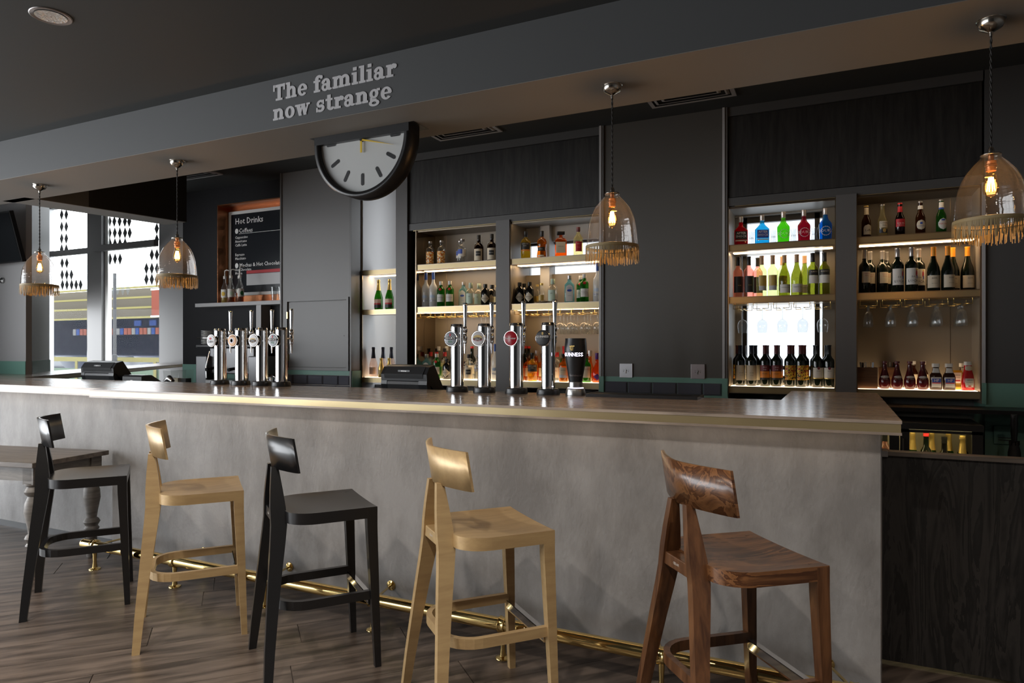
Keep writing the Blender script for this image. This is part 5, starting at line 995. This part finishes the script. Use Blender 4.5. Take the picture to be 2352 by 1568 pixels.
# ------------------------------------------------------------------ cutlery boxes of the rightmost niche
woodm('box_wood', (.07, .03, .012), (.13, .06, .025), 4, .5, 0)
for i, (x, y, w, lab) in enumerate([(.185, 5.56, .064, 'brown wooden cutlery box at the end of the sauce shelf'), (.33, 5.715, .065, 'brown wooden cutlery box behind the vinegar bottles')]):
    t = thing('cutlery_box', lab, 'box', (x, y, 1.083), 0, 'cutlery boxes')
    mb = MB().box(-w, w, -.055, -.047, 0, .15).box(-w, w, .047, .055, 0, .15).box(-w, -w + .008, -.047, .047, 0, .15).box(w - .008, w, -.047, .047, 0, .15).box(-w, w, -.047, .047, 0, .006)
    obj('box', mb, 'box_wood', t)
    rc2 = random.Random(i)
    for q in range(11):
        o = obj('fork' if q % 2 else 'knife', MB().tube([(0, 0, 0), (0, 0, .13)], [.003, .005], 6).box(-.006, .006, -.001, .001, .13, .18), 'chrome', None, (x + rc2.uniform(-w + .03, w - .03), y + rc2.uniform(-.02, .02), 1.09), (rc2.uniform(-.08, .08), rc2.uniform(-.12, .12), rc2.uniform(0, 3)))
        tag(o, ('steel fork' if q % 2 else 'steel knife') + (' standing in the front cutlery box' if i == 0 else ' standing in the rear cutlery box'), 'cutlery', ('forks' if q % 2 else 'knives') + f' in the {"front" if i == 0 else "rear"} cutlery box')
t = thing('menu_card', 'black card box with small labels by the gold bottles', 'box', (-3.855, 5.66, 1.083)); obj('box', rbox(-.045, .03, -.04, .04, 0, .19, .003), 'black', t)
mb = MB()
for i in range(4): mb.box(-.04, .015, -.0412, -.0405, .03 + i * .04, .05 + i * .04)
obj('stickers', mb, 'l_grey', t)

# ------------------------------------------------------------------ fridge, gate, umbrella at the right end
fg = thing('bottle_fridge', 'low dark glass-door bottle fridge behind the bar end', 'fridge', (0, 0, 0))
obj('top', bx(-.10, .79, 4.945, 5.42, .862, .90), 'charcoal', fg); obj('cabinet', MB().box(-.10, -.07, 4.97, 5.42, .05, .862).box(.76, .79, 4.97, 5.42, .05, .862).box(-.10, .79, 5.39, 5.42, .05, .862).box(-.10, .79, 4.97, 5.42, .05, .10), 'charcoal', fg)
for x0, x1 in ((-.095, .345), (.35, .785)):
    d = obj('door', MB().box(x0, x0 + .05, 4.95, 4.97, .1, .86).box(x1 - .055, x1, 4.95, 4.97, .1, .86).box(x0, x1, 4.95, 4.97, .843, .86).box(x0, x1, 4.95, 4.97, .1, .14), 'charcoal', fg)
    obj('pane', bx(x0 + .05, x1 - .055, 4.955, 4.96, .14, .843), 'fridge_pane', d); obj('handle', bx(x0 + .01, x0 + .02, 4.94, 4.95, .3, .8), 'steel', d)
obj('liner', bx(-.07, .76, 5.375, 5.39, .10, .86), 'cream', fg); obj('wire_shelf', bx(-.07, .76, 4.99, 5.38, .515, .52), 'steel', fg); obj('light', bx(-.05, .74, 4.985, 5.02, .846, .856), 'fridge_light', fg)
k0 = dict(T_['champagne']); T_['fridge_champ'] = k0; k0['look'] = 'gold-topped champagne bottle'
for i, (k, x, y) in enumerate([('dark_tall', .17, 5.06), ('rose', .27, 5.05), ('champagne', .43, 5.10), ('dark_tall', .50, 5.05), ('champagne', .54, 5.14), ('cream_liqueur', .60, 5.06), ('champagne', .635, 5.15), ('champagne', .695, 5.05), ('cream_liqueur', .71, 5.15)]):
    nm = ['dark wine bottle', 'white-capped wine bottle', 'gold-necked champagne bottle', 'dark wine bottle', 'gold-necked champagne bottle', 'dark liqueur bottle', 'gold-necked champagne bottle', 'gold-necked champagne bottle', 'dark liqueur bottle'][i]
    dup(PROTO[k], (x, y, .521), R(14), f'{nm} inside the low fridge, {ORD[i]} from left', 'bottles in the low fridge')
gt = thing('bar_gate', 'low black oak gate closing the bar end', 'gate', (0, 0, 0))
obj('panel', bx(.150, 1.5, 3.36, 3.40, .02, .905), 'gate_wood', gt); obj('cap', bx(.150, 1.5, 3.345, 3.415, .905, .922), 'table_wood', gt); obj('latch_plate', bx(.146, .19, 3.34, 3.42, .900, .925), 'steel', gt)
um = thing('umbrella', 'folded black umbrella standing by the green wall', 'umbrella', (.956, 5.03, 0))
obj('canopy', MB().lathe([(.008, .02), (.02, .06), (.035, .3), (.038, .6), (.033, .74), (.022, .80)], 16), 'black_matt', um)
obj('handle', MB().lathe([(.014, .80), (.016, .83), (.019, .86), (.017, .885), (.020, .91), (.018, .94), (.020, .965), (.018, .97)], 14), 'plastic', um)
mb = MB()
for i in range(8): a = 2 * pi * i / 8; mb.box(.024 * cos(a) - .003, .024 * cos(a) + .003, .024 * sin(a) - .003, .024 * sin(a) + .003, .785, .812)
obj('rib_tips', mb, 'chrome', um)
t = thing('wall_box', 'small square service box on the green wall', 'box', (.98, 5.44, .80)); obj('cover', rbox(-.06, .06, -.012, 0, -.06, .06, .004), 'teal', t); obj('slots', MB().box(-.035, .035, -.0135, -.012, -.02, -.014).box(-.035, .035, -.0135, -.012, -.035, -.029), 'charcoal', t)

# ------------------------------------------------------------------ street outside the bay window
mat('brick_pale', (.075, .066, .052), .9, 0, .1); mat('shop_dark', (.004, .0055, .011), 1., 0, 0.); mat('timber_pale', (.13, .115, .045), .8, 0, .1); mat('sign_blue', (.008, .025, .10), .8, 0, .1); mat('poster', (.11, .03, .02), .8, 0, .1); mat('asphalt', (.03, .03, .032), .9); mat('hedge', (.06, .09, .06), .9); mat('car_paint', (.02, .025, .04), .2)
struct('ground_street', bx(-40, -8, 9.4, 40, -.3, -.2), 'asphalt')
b_ = thing('shop_building', 'pale building with dark shopfront across the street', 'building', (0, 0, 0))
obj('wall', bx(-34, -19.5, 17.0, 18.0, 2.55, 3.65), 'brick_pale', b_); obj('shopfront', bx(-34, -21.6, 17.0, 18, -.2, 2.55), 'shop_dark', b_); obj('side_wall', bx(-21.6, -19.5, 16.9, 18, -.2, 2.55), 'brick_pale', b_)
for i, z in enumerate((2.54, 2.90, 3.27, 3.64)): tag(obj('timber_rail', bx(-34, -19.5, 16.55, 16.62, z - .035, z + .035), 'timber_pale'), ['lowest', 'second lowest', 'third lowest', 'topmost'][i] + ' pale timber rail outside across the window', 'rail', 'timber rails outside')
for i, x in enumerate((-25.4, -21.9)): tag(obj('steel_post', bx(x - .12, x + .12, 16.7, 16.9, -.2, 3.6), 'asphalt'), ['dark steel post seen through the left window pane', 'dark steel post seen through the right window pane'][i], 'post', 'steel posts outside')
sb = thing('shop_banner', 'red and white banner strip on the dark shopfront', 'banner', (0, 16.9, 2.05)); mat('banner_white', (.10, .10, .10), .9, 0, 0.)
for i in range(26): obj('banner_panel', bx(-27.4 + i * .22, -27.22 + i * .22, .0, .05, -.12, .12), ('banner_white', 'poster', 'poster', 'sign_blue')[(i * 7) % 4], sb)
for i, x in enumerate((-23.6, -22.75, -22.1)): tag(obj('window_sticker', bx(x - .18, x + .18, 16.93, 16.98, 2.25, 2.45), 'sign_blue'), f'blue square sticker on the dark shopfront, {ORD[i]} from left', 'sticker', 'blue shop stickers')
tg = thing('street_tree', 'bare branching young tree outside the window', 'tree', (-26.3, 14.5, -.2)); rt = random.Random(4)
obj('trunk', MB().tube([(0, 0, 0), (.1, 0, 1.6), (-.05, 0, 3.2)], [.05, .04, .02], 6), 'asphalt', tg)
for i in range(16):
    z0 = 1.7 + i * .1; a = rt.uniform(-1.2, 1.2); L = rt.uniform(.5, 1.1); obj('branch', MB().tube([(0, 0, z0), (L * .5 * (1 if i % 2 else -1), 0, z0 + .25), (L * (1 if i % 2 else -1), .1, z0 + .3 + .3 * a)], [.018, .013, .006], 5), 'asphalt', tg)
t = thing('street_fence', 'low pale timber fence outside the window', 'fence'); obj('rail', bx(-30, -17, 14.0, 14.1, .98, 1.12), 'timber_pale', t); obj('board', bx(-30, -17, 14.05, 14.1, -.2, .75), 'hedge', t)
for x in (-24.5, -22.5, -20.5, -18.7): obj('post', bx(x - .06, x + .06, 13.98, 14.0, -.2, 1.0), 'timber_pale', t)
t = thing('blue_sign', 'blue parking notice seen through the left window', 'sign', (-25.9, 13.0, 1.75)); obj('panel', bx(-.75, .45, 0, .04, -.38, .38), 'sign_blue', t); mb = MB()
for s, z in (('parking', .16), ('customers', .02), ('only', -.12)): txt(mb, s, 0, -.005, z, .2)
obj('lettering', mb, 'ink_white', t); obj('stripe', bx(-.7, .4, -.006, 0, -.33, -.26), 'poster', t); obj('post', bx(-.2, -.1, .04, .1, -1.95, .3), 'asphalt', t)
t = thing('poster', 'faded red poster board seen through the right window', 'poster', (-21.5, 16.4, 3.0)); obj('board', bx(-.6, .6, 0, .04, -.42, .48), 'poster', t); obj('post', bx(-.05, .05, .05, .12, -3.2, .4), 'asphalt', t); obj('border', MB().box(-.66, .66, .01, .05, .48, .54).box(-.66, .66, .01, .05, -.48, -.42), 'white', t)
t = thing('street_sign', 'white street name plate low outside the window', 'sign', (-20.9, 13.8, 1.22)); obj('plate', bx(-.75, .40, 0, .03, -.11, .11), 'badge_white', t); flat_text('lettering', 'EY ROAD', 'ink', t, -.12, -.006, 0, .20); obj('post', bx(-.5, -.44, .03, .09, -1.42, .1), 'asphalt', t)
t = thing('lamp_post', 'dark street lamp post seen through the right window', 'lamp post', (-20.0, 13.6, -.2)); obj('shaft', MB().lathe([(.07, 0), (.07, 1.4), (.05, 1.42), (.045, 3.9)], 12), 'asphalt', t)
for i, (x, y) in enumerate(((-25.6, 15.6), (-21.0, 15.3))):
    t = thing('parked_car', ['dark parked car seen low through the left window', 'dark parked car seen low through the right window'][i], 'car', (x, y, -.2), 0, 'parked cars')
    obj('body', MB().loft([[(sx, yy, z) for sx, z in ((-2.0, .3), (2.0, .3), (2.05, .75), (1.2, .9), (.6, 1.35), (-.9, 1.38), (-1.7, .95), (-2.05, .8))] for yy in (-.8, .8)], True, False), 'car_paint', t)
    obj('lamp', MB().sphere((-1.7, -.80, .75), .12, 10, 6), 'ink_white', t)
    for wx in (-1.25, 1.25): obj('wheel', MB().lathe([(.3, 0), (.3, .18)], 16, True, Matrix.Translation((wx, -.72, .3)) @ Matrix.Rotation(pi / 2, 4, 'X')), 'black', t)
